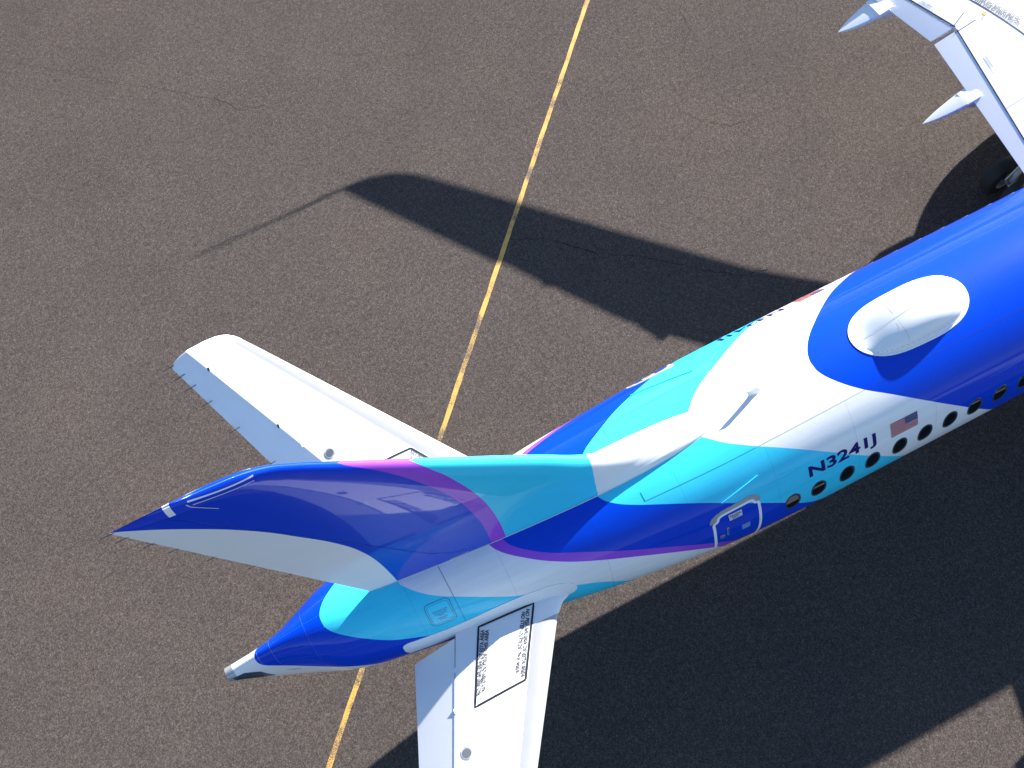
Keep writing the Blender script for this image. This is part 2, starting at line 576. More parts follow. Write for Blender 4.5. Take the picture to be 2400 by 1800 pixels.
def strip_on(name, path, w, mat, parent, off=0.003, fn=None, closed=False, scale=(1.0, 1.0), rim=True):
    """narrow band along a path of 2D surface coordinates; scale turns coordinates into metres"""
    fn = fn or (lambda p, o: fus(np.array(p[:, 0]), np.radians(p[:, 1]), o))
    p = np.array(path, float)
    sc = np.array(scale)
    q = p * sc
    n = len(q)
    lft, rgt = [], []
    for i in range(n):
        a = q[(i - 1) % n] if closed else q[max(0, i - 1)]
        b = q[(i + 1) % n] if closed else q[min(n - 1, i + 1)]
        d = b - a
        d = d / (np.linalg.norm(d) + 1e-9)
        nn = np.array([-d[1], d[0]])
        lft.append((q[i] + nn * w / 2) / sc)
        rgt.append((q[i] - nn * w / 2) / sc)
    lft, rgt = np.array(lft), np.array(rgt)
    V = np.vstack([fn(lft, off), fn(rgt, off), fn(lft, -0.004), fn(rgt, -0.004)])
    faces = []
    m = n if closed else n - 1
    for i in range(m):
        j = (i + 1) % n
        faces.append((i, j, n + j, n + i))
        if rim:
            faces.append((i, 2 * n + i, 2 * n + j, j))
            faces.append((n + i, n + j, 3 * n + j, 3 * n + i))
    return mesh_obj(name, V, faces, mat, parent, sharp=40)


FS = (1.0, 1.79 * math.pi / 180)      # (x metres, theta degrees) -> metres


def dense(path, step):
    out = []
    for a, b in zip(path[:-1], path[1:]):
        n = max(1, int(np.hypot(b[0] - a[0], b[1] - a[1]) / step))
        for i in range(n):
            t = i / n
            out.append((a[0] + (b[0] - a[0]) * t, a[1] + (b[1] - a[1]) * t))
    out.append(path[-1])
    return out


def superellipse(cx, cy, rx, ry, e=2.6, n=40):
    out = []
    for k in range(n):
        t = 2 * math.pi * k / n
        c, s = math.cos(t), math.sin(t)
        out.append((cx + rx * abs(c) ** (2 / e) * (1 if c >= 0 else -1), cy + ry * abs(s) ** (2 / e) * (1 if s >= 0 else -1)))
    return out


def rrect(x0, x1, y0, y1, rx, ry, n=6, m=0):
    out = []
    for cx, cy, a0 in ((x1 - rx, y1 - ry, 0), (x0 + rx, y1 - ry, 90), (x0 + rx, y0 + ry, 180), (x1 - rx, y0 + ry, 270)):
        for k in range(n + 1):
            a = R(a0 + 90 * k / n)
            out.append((cx + rx * math.cos(a), cy + ry * math.sin(a)))
    if m:
        q = []
        for i in range(len(out)):
            a, b = out[i], out[(i + 1) % len(out)]
            k_ = m if i % (n + 1) == n else 1
            q += [(a[0] + (b[0] - a[0]) * j / k_, a[1] + (b[1] - a[1]) * j / k_) for j in range(k_)]
        out = q
    return out


def text_mesh(body, bold=0.0, cuts=0):
    cu = bpy.data.curves.new('lettering', 'FONT')
    cu.body = body
    cu.size = 1.0
    cu.offset = bold
    cu.resolution_u = 4
    o = bpy.data.objects.new('lettering_tmp', cu)
    COL.objects.link(o)
    dg = bpy.context.evaluated_depsgraph_get()
    me = o.evaluated_get(dg).to_mesh()
    bm = bmesh.new()
    bm.from_mesh(me)
    bmesh.ops.triangulate(bm, faces=bm.faces)
    if cuts:
        bmesh.ops.subdivide_edges(bm, edges=bm.edges, cuts=cuts, use_grid_fill=True)
        bmesh.ops.triangulate(bm, faces=bm.faces)
    bm.verts.ensure_lookup_table()
    v = np.array([(p.co.x, p.co.y) for p in bm.verts])
    f = [tuple(p.index for p in q.verts) for q in bm.faces]
    bm.free()
    o.to_mesh_clear()
    bpy.data.objects.remove(o)
    bpy.data.curves.remove(cu)
    return v, f


def text_on(name, body, S, E, height, up, mat, parent, fn, off=0.004, bold=0.0, cuts=0, scale=(1.0, 1.0)):
    """lettering whose mid line runs S -> E in surface coordinates; up: side (+1 left of S->E)"""
    v, f = text_mesh(body, bold, cuts)
    sc = np.array(scale)
    S2, E2 = np.array(S) * sc, np.array(E) * sc
    d = E2 - S2
    L = np.linalg.norm(d)
    d /= L
    n = np.array([-d[1], d[0]]) * up
    lo, hi = v.min(0), v.max(0)
    u = (v[:, 0] - lo[0]) / (hi[0] - lo[0]) * L
    w = ((v[:, 1] - lo[1]) / (hi[1] - lo[1]) - 0.5) * height
    q = (S2 + u[:, None] * d + w[:, None] * n) / sc
    return mesh_obj(name, fn(q, off), f, mat, parent, smooth=False)


ffn = lambda p, o: fus(np.array(p[:, 0]), np.radians(p[:, 1]), o)

# registration and flags on both flanks
for sgn in (1, -1):
    a, b = ((-0.152, 58.2), (1.222, 58.2)) if sgn > 0 else ((1.222, -58.2), (-0.152, -58.2))
    # starboard: nose to the right, up is towards the crown (smaller theta)
    text_on('registration_lettering', 'N3241J', a, b, 0.318, -1, 'navy_paint', plane, ffn, 0.004, 0.028, 3, FS)


def flag(sgn):
    x0, x1, t0, t1 = 1.526, 2.088, 53.2, 63.0
    V, F, FM = [], [], []

    def quad(xa, xb, ta, tb, mi, off, n=6):
        base = len(V)
        for i in range(n + 1):
            for j in range(3):
                xx = xa + (xb - xa) * i / n
                tt = ta + (tb - ta) * j / 2
                V.append(fus(np.array([xx]), np.array([math.radians(sgn * tt)]), off)[0])
        for i in range(n):
            for j in range(2):
                q = base + i * 3 + j
                F.append((q, q + 3, q + 4, q + 1))
                FM.append(mi)
    h = (t1 - t0) / 13
    for k in range(13):
        quad(x0, x1, t0 + (k - (0 if k % 2 or k == 0 else 0.22)) * h, t0 + (k + 1 + (0 if k % 2 or k == 12 else 0.22)) * h, 1 if k % 2 else 0, 0.003 if k % 2 else 0.0042)
    cx0 = x0 + (x1 - x0) * 0.54
    quad(cx0, x1, t0, t0 + 7 * h, 2, 0.0055)
    for r in range(9):
        m = 6 if r % 2 == 0 else 5
        for k in range(m):
            cx = cx0 + (x1 - cx0) * ((k + 0.5) / 6 + (0 if m == 6 else 0.5 / 6))
            ct = t0 + 7 * h * (r + 0.5) / 9
            base = len(V)
            for q in range(10):
                rr = 0.0085 if q % 2 == 0 else 0.0036
                a = 2 * math.pi * q / 10
                V.append(fus(np.array([cx + rr * math.sin(a)]), np.array([math.radians(sgn * (ct - rr * math.cos(a) / FS[1]))]), 0.008)[0])
            F.append(tuple(range(base, base + 10)))
            FM.append(1)
    return mesh_obj('national_flag', V, F, ['red_paint', 'white_paint', 'navy_paint'], plane, FM, smooth=False)


flag(1)
flag(-1)

# ---- cabin windows
XW = [-0.510, 0.0226, 0.612, 1.150, 1.727, 2.267, 2.808, 3.345, 3.897, 4.445, 4.99, 5.54, 6.09, 6.64]
SHADE = {0: 0.52, 1: 0.33, 7: 0.18, 8: 0.30}
for sgn in (1, -1):
    for i, xw in enumerate(XW):
        w = empty('window', tuple(fus(np.array([xw]), np.array([R(sgn * 74.6)]))[0]), plane)
        w.matrix_parent_inverse = PINV
        wi = Matrix.Translation(-Vector(w.location))
        tc = sgn * 74.6
        o1 = superellipse(xw, tc, 0.160, 7.1, 2.25)
        o2 = superellipse(xw - 0.008, tc - sgn * 0.35, 0.129, 5.75, 2.25)
        n = len(o1)
        V = np.vstack([ffn(np.array(o1), -0.003), ffn(np.array(superellipse(xw, tc, 0.154, 6.85, 2.25)), 0.006), ffn(np.array(o2), 0.006), ffn(np.array(o2), -0.012)])
        F = []
        for k in range(3):
            for j in range(n):
                jj = (j + 1) % n
                F.append((k * n + j, k * n + jj, (k + 1) * n + jj, (k + 1) * n + j))
        fr = mesh_obj('window_frame', V, F, 'steel_blue', w, sharp=35, fix=True)
        fr.matrix_parent_inverse = wi
        o3 = superellipse(xw + 0.002, tc + sgn * 0.05, 0.140, 6.25, 2.25)
        rg = strip_on('window_seal', o3, 0.009, 'dark_metal', w, 0.0085, closed=True, scale=FS, rim=False)
        rg.matrix_parent_inverse = wi
        pn = patch('window_pane', superellipse(xw - 0.008, tc - sgn * 0.35, 0.128, 5.7, 2.25), 'glass', w, 0.0025, grid=3)
        pn.matrix_parent_inverse = wi
        if i in SHADE and sgn > 0:
            f0 = SHADE[i]
            bl = []
            full = superellipse(xw - 0.008, tc - 0.35, 0.122, 5.4, 2.25, 60)
            cut = tc - 0.25 - 5.4 + 10.8 * f0
            top = tc - 0.25 - 5.4 + (0 if f0 > 0.4 else 10.8 * (f0 - 0.14))
            bl = [(px, min(max(pt, top), cut)) for px, pt in full]
            sh = patch('window_blind', bl, 'shade_cloth', w, 0.0045, grid=2, center=(xw - 0.006, (top + cut) / 2))
            sh.matrix_parent_inverse = wi

# ---- aft service doors
for sgn in (1, -1):
    d = empty('service_door', tuple(fus(np.array([-1.6]), np.array([R(sgn * 78)]))[0]), plane)
    d.matrix_parent_inverse = PINV
    di = Matrix.Translation(-Vector(d.location))

    def S(pts):
        return [(p[0], sgn * p[1]) for p in pts]
    # white outline: down both sides, inset corners at the top
    path = dense([(-2.0, 108), (-2.03, 92), (-2.055, 76), (-2.06, 63.5)], 0.8) + [(-2.04, 62.4), (-1.995, 62.0), (-1.975, 61.2), (-1.955, 59.4), (-1.92, 58.4), (-1.87, 57.9)] \
        + dense([(-1.80, 57.5), (-1.36, 56.3)], 0.08) + [(-1.31, 56.35), (-1.275, 56.8), (-1.26, 57.8), (-1.24, 58.9), (-1.215, 59.3), (-1.185, 59.5)] \
        + dense([(-1.172, 60.8), (-1.165, 76), (-1.17, 92), (-1.18, 108)], 0.8)
    ol = strip_on('door_outline', S(path), 0.052, 'white_paint', d, 0.004, scale=FS)
    ol.matrix_parent_inverse = di
    up_ = [(-2.125, 61.8), (-2.12, 59.6), (-2.07, 57.4), (-1.99, 55.7), (-1.88, 54.5), (-1.75, 53.9), (-1.6, 53.5), (-1.45, 53.1), (-1.33, 52.7), (-1.25, 52.9), (-1.18, 54.2), (-1.14, 56.2), (-1.13, 58.6)]
    lo_ = [(-1.21, 58.3), (-1.235, 57.3), (-1.25, 56.2), (-1.285, 55.7), (-1.34, 55.4), (-1.46, 55.7), (-1.6, 56.2), (-1.75, 56.6), (-1.88, 57.1), (-1.945, 57.8), (-1.985, 59.2), (-2.0, 60.8), (-2.06, 61.4)]
    V = np.vstack([ffn(np.array(S(up_)), 0.008), ffn(np.array(S(lo_[::-1])), 0.008), ffn(np.array(S(up_)), -0.003), ffn(np.array(S(lo_[::-1])), -0.003)])
    n = len(up_)
    F = []
    for k in range(n - 1):
        F += [(k, k + 1, n + k + 1, n + k), (k, 2 * n + k, 2 * n + k + 1, k + 1), (n + k, n + k + 1, 3 * n + k + 1, 3 * n + k)]
    sp = mesh_obj('scuff_plate', V, F, 'bare_metal', d, sharp=40, fix=True)
    sp.matrix_parent_inverse = di
    # rivets of the scuff plate
    V, F = [], []
    for row in (0.28, 0.62):
        for k in range(34):
            t = (k + 0.5) / 34 * (n - 1)
            i0 = int(t)
            fr = t - i0
            ua = np.array(up_[i0]) * (1 - fr) + np.array(up_[min(i0 + 1, n - 1)]) * fr
            la = np.array(lo_[n - 1 - i0]) * (1 - fr) + np.array(lo_[max(n - 2 - i0, 0)]) * fr
            c = ua + (la - ua) * row
            b0 = len(V)
            for q in range(6):
                a = q * math.pi / 3
                V.append(fus(np.array([c[0] + 0.004 * math.cos(a)]), np.array([R(sgn * (c[1] + 0.004 * math.sin(a) / FS[1]))]), 0.0105)[0])
            F.append(tuple(range(b0, b0 + 6)))
    rv = mesh_obj('plate_rivets', V, F, 'grey_mark', d, smooth=False)
    rv['kind'] = 'stuff'
    rv.matrix_parent_inverse = di
    for nm, pl, mt, off in (('exit_sign', [(-1.765, 59.9), (-1.508, 59.5), (-1.51, 64.2), (-1.757, 64.7)], 'light_grey', 0.004),
                            ('instruction_placard', [(-1.545, 73.3), (-1.375, 73.3), (-1.372, 78.7), (-1.54, 78.9)], 'sign_blue', 0.004),
                            ('handle_recess', rrect(-1.97, -1.865, 75.6, 79.4, 0.045, 1.6), 'bare_metal', 0.006)):
        q = patch(nm, S(pl if len(pl) > 4 else dense(pl + [pl[0]], 0.08 if nm != 'x' else 1)[:-1]), mt, d, off, grid=2)
        q.matrix_parent_inverse = di
    hb_ = strip_on('handle_bar', S([(-1.965, 77.7), (-1.87, 77.4)]), 0.02, 'dark_metal', d, 0.012, scale=FS)
    hb_.matrix_parent_inverse = di
    for body, y0, hh, xa, xb in (('SALIDA', 61.3, 0.05, -1.745, -1.525), ('EXIT', 63.2, 0.05, -1.70, -1.575)):
        a, b = ((xa, y0), (xb, y0 - 0.25)) if sgn > 0 else ((xb, -y0), (xa, -y0))
        q = text_on('exit_lettering', body, a, b, hh, -1, 'black_paint', d, ffn, 0.007, 0.01, 0, FS)
        q.matrix_parent_inverse = di
    ar = [(-1.808, 69.4), (-1.78, 71.3), (-1.796, 71.3), (-1.796, 78), (-1.824, 78), (-1.824, 71.3), (-1.84, 71.3)]
    V = ffn(np.array(S([(p[0] * 1.0, p[1]) for p in ar])), 0.005)
    q = mesh_obj('door_arrow', V, [(0, 1, 6), (2, 3, 4, 5)], 'grey_mark', d, smooth=False)
    q.matrix_parent_inverse = di
    V = ffn(np.array(S([(-1.808, 70.3), (-1.795, 71.1), (-1.821, 71.1), (-1.802, 71.2), (-1.802, 77.4), (-1.814, 77.4), (-1.814, 71.2)])), 0.0065)
    q = mesh_obj('door_arrow', V, [(0, 1, 2), (3, 4, 5, 6)], 'black_paint', d, smooth=False)
    q.matrix_parent_inverse = di
    for k in range(5):
        a, b = ((-1.525, 74.2 + k * 0.95), (-1.39, 74.2 + k * 0.95))
        q = strip_on('placard_print', S(dense([a, b], 0.05)), 0.007, 'light_grey', d, 0.0065, scale=FS, rim=False)
        q.matrix_parent_inverse = di
    # drip rail above the door
    if sgn > 0:
        rail = dense([(-1.823, 49.1), (-1.068, 42.7)], 0.08)
    else:
        rail = dense([(-2.225, 44.0), (-1.07, 34.9)], 0.08)
    V, F = [], []
    for i, p in enumerate(rail):
        dx, dt = 0.008, 0.3
        for ox, ot, off in ((0, -dt, 0.0), (0, -dt, 0.018), (0, dt, 0.018), (0, dt, 0.0)):
            V.append(fus(np.array([p[0] + ox]), np.array([R(sgn * (p[1] + ot))]), off)[0])
        if i:
            for k in range(3):
                F.append((i * 4 - 4 + k, i * 4 + k, i * 4 + k + 1, i * 4 - 4 + k + 1))
    F += [(0, 1, 2, 3), tuple(len(V) - 4 + k for k in range(4))]
    q = mesh_obj('drip_rail', V, F, 'teal_paint', d, sharp=30, fix=True)
    q.matrix_parent_inverse = di

# ---- skin seams
for sgn in (1, -1):
    strip_on('skin_seam', dense([(-3.03, sgn * 28.4), (-1.5, sgn * 27.9)], 0.1), 0.010, 'seam_teal', fuselage, 0.002, scale=FS, rim=False)
    strip_on('skin_seam', dense([(-1.5, sgn * 27.9), (-0.93, sgn * 27.5)], 0.1), 0.009, 'seam_teal', fuselage, 0.002, scale=FS, rim=False)
    strip_on('skin_seam', dense([(-0.93, sgn * 27.5), (1.28, sgn * 26.6)], 0.1), 0.007, 'grey_mark', fuselage, 0.002, scale=FS, rim=False)
    strip_on('skin_seam', dense([(1.28, sgn * 26.6), (9, sgn * 26.5)], 0.2), 0.008, 'seam_blue', fuselage, 0.002, scale=FS, rim=False)
    strip_on('skin_seam', dense([(-3.04, sgn * 22.5), (-3.03, sgn * 28.4)], 0.5), 0.016, 'seam_teal', fuselage, 0.002, scale=FS, rim=False)
    strip_on('skin_seam', dense([(-6.59, sgn * 8), (-6.575, sgn * 34)], 0.5), 0.010, 'seam', fuselage, 0.002, scale=(1, 0.025), rim=False)
    strip_on('skin_seam', dense([(-6.575, sgn * 34), (-6.575, sgn * 71)], 0.5), 0.010, 'seam_teal', fuselage, 0.002, scale=(1, 0.025), rim=False)

# aft access hatch
for sgn in (1, -1):
    hp = patch('access_hatch', [(p[0], sgn * p[1]) for p in rrect(-7.10, -6.67, 35.4, 59.6, 0.07, 4.2, 6, 10)], 'teal_paint', fuselage, 0.004, grid=8)
    strip_on('hatch_rim', [(p[0], sgn * p[1]) for p in rrect(-7.10, -6.67, 35.4, 59.6, 0.07, 4.2, 6, 10)], 0.012, 'seam_teal', fuselage, 0.006, closed=True, scale=(1, 0.021), rim=False)
    strip_on('hatch_rim', [(p[0], sgn * p[1]) for p in rrect(-7.07, -6.70, 37.2, 57.8, 0.055, 3.2, 6, 10)], 0.008, 'seam_teal', fuselage, 0.006, closed=True, scale=(1, 0.021), rim=False)
    for k, t in enumerate((44.5, 46.2, 47.9, 49.6, 52.0, 53.7)):
        w_ = (0.13, 0.12, 0.10, 0.05, 0.09, 0.06)[k]
        strip_on('hatch_print', dense([(-6.885 - w_, sgn * t), (-6.885 + w_, sgn * t)], 0.04), 0.010, 'seam_blue', fuselage, 0.006, scale=(1, 0.021), rim=False)

# white sealing plates round the tailplane slots
for sgn in (1, -1):
    patch('tailplane_seal_plate', [(p[0], sgn * p[1]) for p in
          [(-7.71, 74), (-7.68, 71), (-7.60, 69.2), (-7.45, 69), (-7.2, 68.8), (-6.9, 68.6), (-6.5, 67), (-6.0, 63.5), (-5.5, 61), (-5.1, 60.5), (-4.9, 61.8), (-4.75, 64), (-4.67, 67), (-4.635, 70), (-4.65, 74), (-4.72, 77), (-4.9, 79.5), (-5.4, 82), (-6.3, 84), (-7.2, 90), (-7.66, 92), (-7.71, 84)]],
          'white_paint', fuselage, 0.010, center=(-6.3, sgn * 74), grid=16)

# ---- communication radome on the crown
def build_radome():
    r = empty('antenna_radome', (2.75, 0, 5.56), plane)
    r.matrix_parent_inverse = PINV
    ri = Matrix.Translation((-2.75, 0, -5.56))
    x0, x1 = 1.50, 3.84

    def hw(s):      # s 0 aft .. 1 nose
        return 0.60 * max(0.0, 1 - abs(2 * s - 1.0) ** 3.0) ** 0.5 * (0.90 + 0.10 * s)
    ss = [0.5 - 0.5 * math.cos(math.pi * k / 48) for k in range(49)]
    ss = [0.0005 + 0.999 * s for s in ss]
    NU = 40

    def shell(scale, hfun, base):
        V, F = [], []
        for s in ss:
            x = x0 + (x1 - x0) * (0.5 + (s - 0.5) * scale)
            w = hw(s) * scale
            for k in range(NU + 1):
                u = -1 + 2 * k / NU
                y = w * u
                zc = float(f_t(x)) - B + math.sqrt(max(0, 1 - (y / A) ** 2)) * B
                V.append((x, y, zc + base + hfun(s, u)))
        for i in range(len(ss) - 1):
            for k in range(NU):
                q = i * (NU + 1) + k
                F.append((q, q + NU + 1, q + NU + 2, q + 1))
        return V, F

    def dome(s, u):
        hgt = 0.35 * (math.sin(math.pi / 2 * min(1, s / 0.70)) ** 1.15 if s > 0 else 0)
        e = max(0.0, 1 - abs(u) ** 4.2) ** 0.6
        end = max(0.0, 1 - abs(2 * s - 1.0) ** 4.0) ** 0.6
        return hgt * e * end
    V, F = shell(1.0, lambda s, u: 0.0, 0.014)
    fl = mesh_obj('radome_flange', V, F, 'white_paint', r, fix=True)
    fl.matrix_parent_inverse = ri
    mod = fl.modifiers.new('thick', 'SOLIDIFY')
    mod.thickness = 0.03
    mod.offset = -1
    V, F = shell(0.93, dome, 0.012)
    dm = mesh_obj('radome_dome', V, F, 'white_paint', r, fix=True)
    dm.matrix_parent_inverse = ri

    def dz(x, y):
        s = ((x - x0) / (x1 - x0) - 0.5) / 0.93 + 0.5
        w = hw(s) * 0.93
        u = max(-1, min(1, y / max(w, 1e-3)))
        zc = float(f_t(x)) - B + math.sqrt(max(0, 1 - (y / A) ** 2)) * B
        return zc + 0.012 + dome(s, u)
    dfn = lambda p, o: np.array([(a, b, dz(a, b) + o) for a, b in p])
    for pth in ([(1.72, -0.03), (2.62, 0.0)], [(2.35, 0.08), (2.33, 0.48)], [(2.32, -0.08), (2.35, -0.50)]):
        q = strip_on('lightning_strip', dense(pth, 0.05), 0.009, 'light_grey', r, 0.006, dfn, rim=False)
        q.matrix_parent_inverse = ri
    V, F = [], []
    for k in range(64):
        a = 2 * math.pi * (k + 0.5) / 64
        # walk the rim at 96 % of the flange
        best = 0.5 - 0.485 * math.cos(a)
        s = best
        u = (1 if math.sin(a) > 0 else -1) * 0.93
        x = x0 + (x1 - x0) * (0.5 + (s - 0.5) * 0.955)
        y = hw(s) * 0.955 * u
        z = dz(x, y) + 0.016
        b0 = len(V)
        for q in range(6):
            t = q * math.pi / 3
            V.append((x + 0.006 * math.cos(t), y + 0.006 * math.sin(t), z))
        F.append(tuple(range(b0, b0 + 6)))
    q = mesh_obj('radome_screws', V, F, 'dark_metal', r, smooth=False)
    q['kind'] = 'stuff'
    q.matrix_parent_inverse = ri


build_radome()

# ---- blade antenna on the crown
V, F = [], []
secs = [(0.0, -0.32, -0.60, 0.040), (0.03, -0.34, -0.59, 0.028), (0.15, -0.40, -0.63, 0.018), (0.262, -0.48, -0.70, 0.010)]
for z_, xl, xt, hw_ in secs:
    zz = 5.535 + z_
    V += [(xl, 0, zz), (xl - (xl - xt) * 0.35, -hw_, zz), (xt, 0, zz), (xl - (xl - xt) * 0.35, hw_, zz)]
for i in range(3):
    for k in range(4):
        F.append((i * 4 + k, i * 4 + (k + 1) % 4, i * 4 + 4 + (k + 1) % 4, i * 4 + 4 + k))
F.append((12, 13, 14, 15))
mesh_obj('blade_antenna', V, F, 'white_paint', plane, sharp=40, fix=True)
patch('antenna_base', [(-0.45 + 0.13 * math.cos(t), 1.6 * math.sin(t)) for t in np.linspace(0, 2 * math.pi, 25)[:-1]], 'white_paint', fuselage, 0.008, grid=3)
pl = [(-0.72, -7.9), (-0.59, -8.0), (-0.59, -4.4), (-0.72, -4.2)]
strip_on('crown_placard', dense(pl + [pl[0]], 0.1)[:-1], 0.006, 'light_grey', fuselage, 0.003, closed=True, scale=FS, rim=False)
for k in range(6):
    strip_on('crown_placard', dense([(-0.70, -7.3 + k * 0.55), (-0.61, -7.3 + k * 0.55)], 0.05), 0.006, 'grey_mark', fuselage, 0.003, scale=FS, rim=False)

# ------------------------------------------------------------------ foils
def naca(u, c, tc):
    u = np.clip(u, 0, 1)
    return 5 * tc * c * (.2969 * np.sqrt(u) - .126 * u - .3516 * u ** 2 + .2843 * u ** 3 - .1015 * u ** 4)


def cosp(n):
    return np.array([0.5 - 0.5 * math.cos(math.pi * k / n) for k in range(n + 1)])


def foil(name, parent, side, ys, le, te, zm, tc, u0, u1, mat, n=16, droop=0.0, tipround=None, shift=0.0, pinv=None, inc=0.0):
    """part of a wing between the chord fractions u0(y) and u1(y)"""
    V, F = [], []
    K = n + 1
    for y in ys:
        l, t, z = float(le(y)), float(te(y)), float(zm(y))
        c = max(l - t, 1e-3)
        a, b = float(u0(y)), float(u1(y))
        if a <= 1e-6:
            us = a + (b - a) * (1 - np.cos(np.linspace(0, math.pi / 2, K)))
        else:
            us = a + (b - a) * np.linspace(0, 1, K)
        k = 1.0
        if tipround and y > tipround[0]:
            s = min(1, (y - tipround[0]) / (tipround[1] - tipround[0]))
            k = math.sqrt(max(0, 1 - s * s))
        h = naca(us, c, tc) * k
        xs = l - us * c
        for sg in (1, -1):
            for i in range(K):
                x, zz = xs[i], z + sg * h[i] + inc * (xs[i] - t)
                if droop:
                    xh = l - a * c
                    zh = z + inc * (xh - t)
                    dx, dz = x - xh, zz - zh
                    x = xh + dx * math.cos(droop)
                    zz = zh + dz * math.cos(droop) + dx * math.sin(droop)
                V.append((x + shift, side * y, zz))
    m = 2 * K
    for j in range(len(ys) - 1):
        for i in range(K - 1):
            q = j * m + i
            F.append((q, q + 1, q + m + 1, q + m))
            q = j * m + K + i
            F.append((q, q + m, q + m + 1, q + 1))
        F.append((j * m, j * m + m, j * m + m + K, j * m + K))
        F.append((j * m + K - 1, j * m + m - 1, j * m + 2 * m - 1, j * m + m + K - 1))
    for j in (0, len(ys) - 1):
        F.append(tuple([j * m + i for i in range(K)] + [j * m + K + i for i in range(K - 1, -1, -1)]))
    o = mesh_obj(name, V, F, mat, parent, sharp=30, fix=True)
    if pinv is not None:
        o.matrix_parent_inverse = pinv
    return o


# ------------------------------------------------------------------ tailplane
def build_tailplane(side):
    st = empty('tailplane', (-6.5, side * 1.4, 4.4), plane)
    st.matrix_parent_inverse = PINV
    pi_ = Matrix.Translation((6.5, -side * 1.4, -4.4))
    ley = [0.9, 1.32, 1.347, 1.42, 1.566, 1.717, 2.0, 5.5, 5.782, 5.85, 5.938, 5.985, 6.013, 6.025]
    lex = [-4.35, -4.70, -4.83, -4.98, -5.125, -5.246, -5.443, -7.892, -8.098, -8.16, -8.272, -8.38, -8.493, -8.70]
    le = lambda y: np.interp(y, ley, lex)
    te = lambda y: np.interp(y, [0.9, 2.0, 5.86, 5.95, 5.997, 6.025], [-7.65, -8.06, -9.51, -9.45, -9.15, -8.74])
    zm = lambda y: 4.215 + 0.1205 * y
    hx = lambda y: -7.273 - 0.4615 * (y - 2)
    sx = lambda y: -5.883 - 0.6342 * (y - 2)
    uh = lambda y: np.clip((le(y) - hx(y)) / (le(y) - te(y)), 0.02, 0.97)
    us = lambda y: np.clip((le(y) - sx(y)) / (le(y) - te(y)), 0.01, 0.9)
    tc = 0.092
    one = lambda y: 1.0
    zero = lambda y: 0.0
    ys = list(np.linspace(0.9, 1.7, 12)) + list(np.linspace(1.8, 5.6, 20)) + [5.7, 5.782, 5.82, 5.85, 5.88, 5.91, 5.938, 5.96, 5.985, 6.0, 6.013, 6.02, 6.025]
    tr = (5.80, 6.03)
    ytip = 5.70
    # leading edge: painted root, bare strip, painted tip
    foil('leading_edge_root', st, side, [y for y in ys if y < 1.55] + [1.55], le, te, zm, tc, zero, us, 'white_paint', tipround=tr, pinv=pi_)
    foil('leading_edge', st, side, [1.55] + [y for y in ys if 1.55 < y < ytip] + [ytip], le, te, zm, tc, zero, us, 'bare_metal', tipround=tr, pinv=pi_)
    foil('tip_cap', st, side, [ytip] + [y for y in ys if y > ytip], le, te, zm, tc, zero, us, 'white_paint', tipround=tr, pinv=pi_)
    foil('tailplane_box', st, side, ys, le, te, zm, tc, us, lambda y: uh(y) - 0.004, 'white_paint', tipround=tr, pinv=pi_)
    ye = [y for y in ys if 1.12 < y < 5.99]
    foil('elevator', st, side, [1.12] + ye, le, te, zm, tc, lambda y: uh(y) + 0.002, one, 'white_paint', droop=R(20), tipround=tr, n=10, pinv=pi_)

    def up(p, o):
        out = []
        for x, y in p:
            ya = abs(y)
            l, t = float(le(ya)), float(te(ya))
            u = min(1, max(0, (l - x) / (l - t)))
            out.append((x, side * ya, float(zm(ya)) + float(naca(u, l - t, tc)) + o))
        return np.array(out)

    # walk area border
    fr, rr, fi, ri = (-6.112, 2.302), (-7.041, 2.311), (-5.42, 1.225), (-6.43, 1.145)
    loop = dense([fr, rr, ri, fi, fr], 0.06)
    q = strip_on('walk_border', loop, 0.034, 'black_paint', st, 0.009, up, rim=False)
    q.matrix_parent_inverse = pi_
    L1, L2 = 'NO PISE AFUERA DE ESTA \u00c1REA', 'NO STEP OUTSIDE THIS AREA'
    texts = [(L1, (-6.913, 2.162), (-6.395, 1.215), 'aft'), (L2, (-6.815, 2.152), (-6.324, 1.257), 'aft'),
             (L1, (-5.545, 1.276), (-6.134, 2.248), 'fwd'), (L2, (-5.640, 1.281), (-6.186, 2.141), 'fwd')]
    for body, s_, e_, w_ in texts:
        if side > 0:      # mirrored side: reading direction swaps so the letters stay readable
            s_, e_ = e_, s_
        # glyph tops point aft (-x) or forward (+x)
        d = np.array(e_) - np.array(s_)
        n = np.array([-d[1], d[0]])
        want = -1 if w_ == 'aft' else 1
        upv = 1 if n[0] * want > 0 else -1
        q = text_on('walk_lettering', body, s_, e_, 0.082 if '\u00c1' in body else 0.066, upv, 'black_paint', st, up, 0.010, 0.024)
        q.matrix_parent_inverse = pi_
    # round access panel
    cx, cy = -7.47, 2.893
    for nm, r0, mt, off in (('access_panel', 0.098, 'light_grey', 0.009), ('panel_grille', 0.068, 'bare_metal', 0.012)):
        q = patch(nm, [(cx + r0 * math.cos(t), cy + r0 * math.sin(t)) for t in np.linspace(0, 2 * math.pi, 33)[:-1]], mt, st, off, up, grid=3)
        q.matrix_parent_inverse = pi_
    for nm, r0, w_ in (('panel_ring', 0.098, 0.007), ('panel_ring', 0.070, 0.010)):
        q = strip_on(nm, [(cx + r0 * math.cos(t), cy + r0 * math.sin(t)) for t in np.linspace(0, 2 * math.pi, 33)[:-1]], w_, 'dark_metal', st, 0.015, up, closed=True, rim=False)
        q.matrix_parent_inverse = pi_
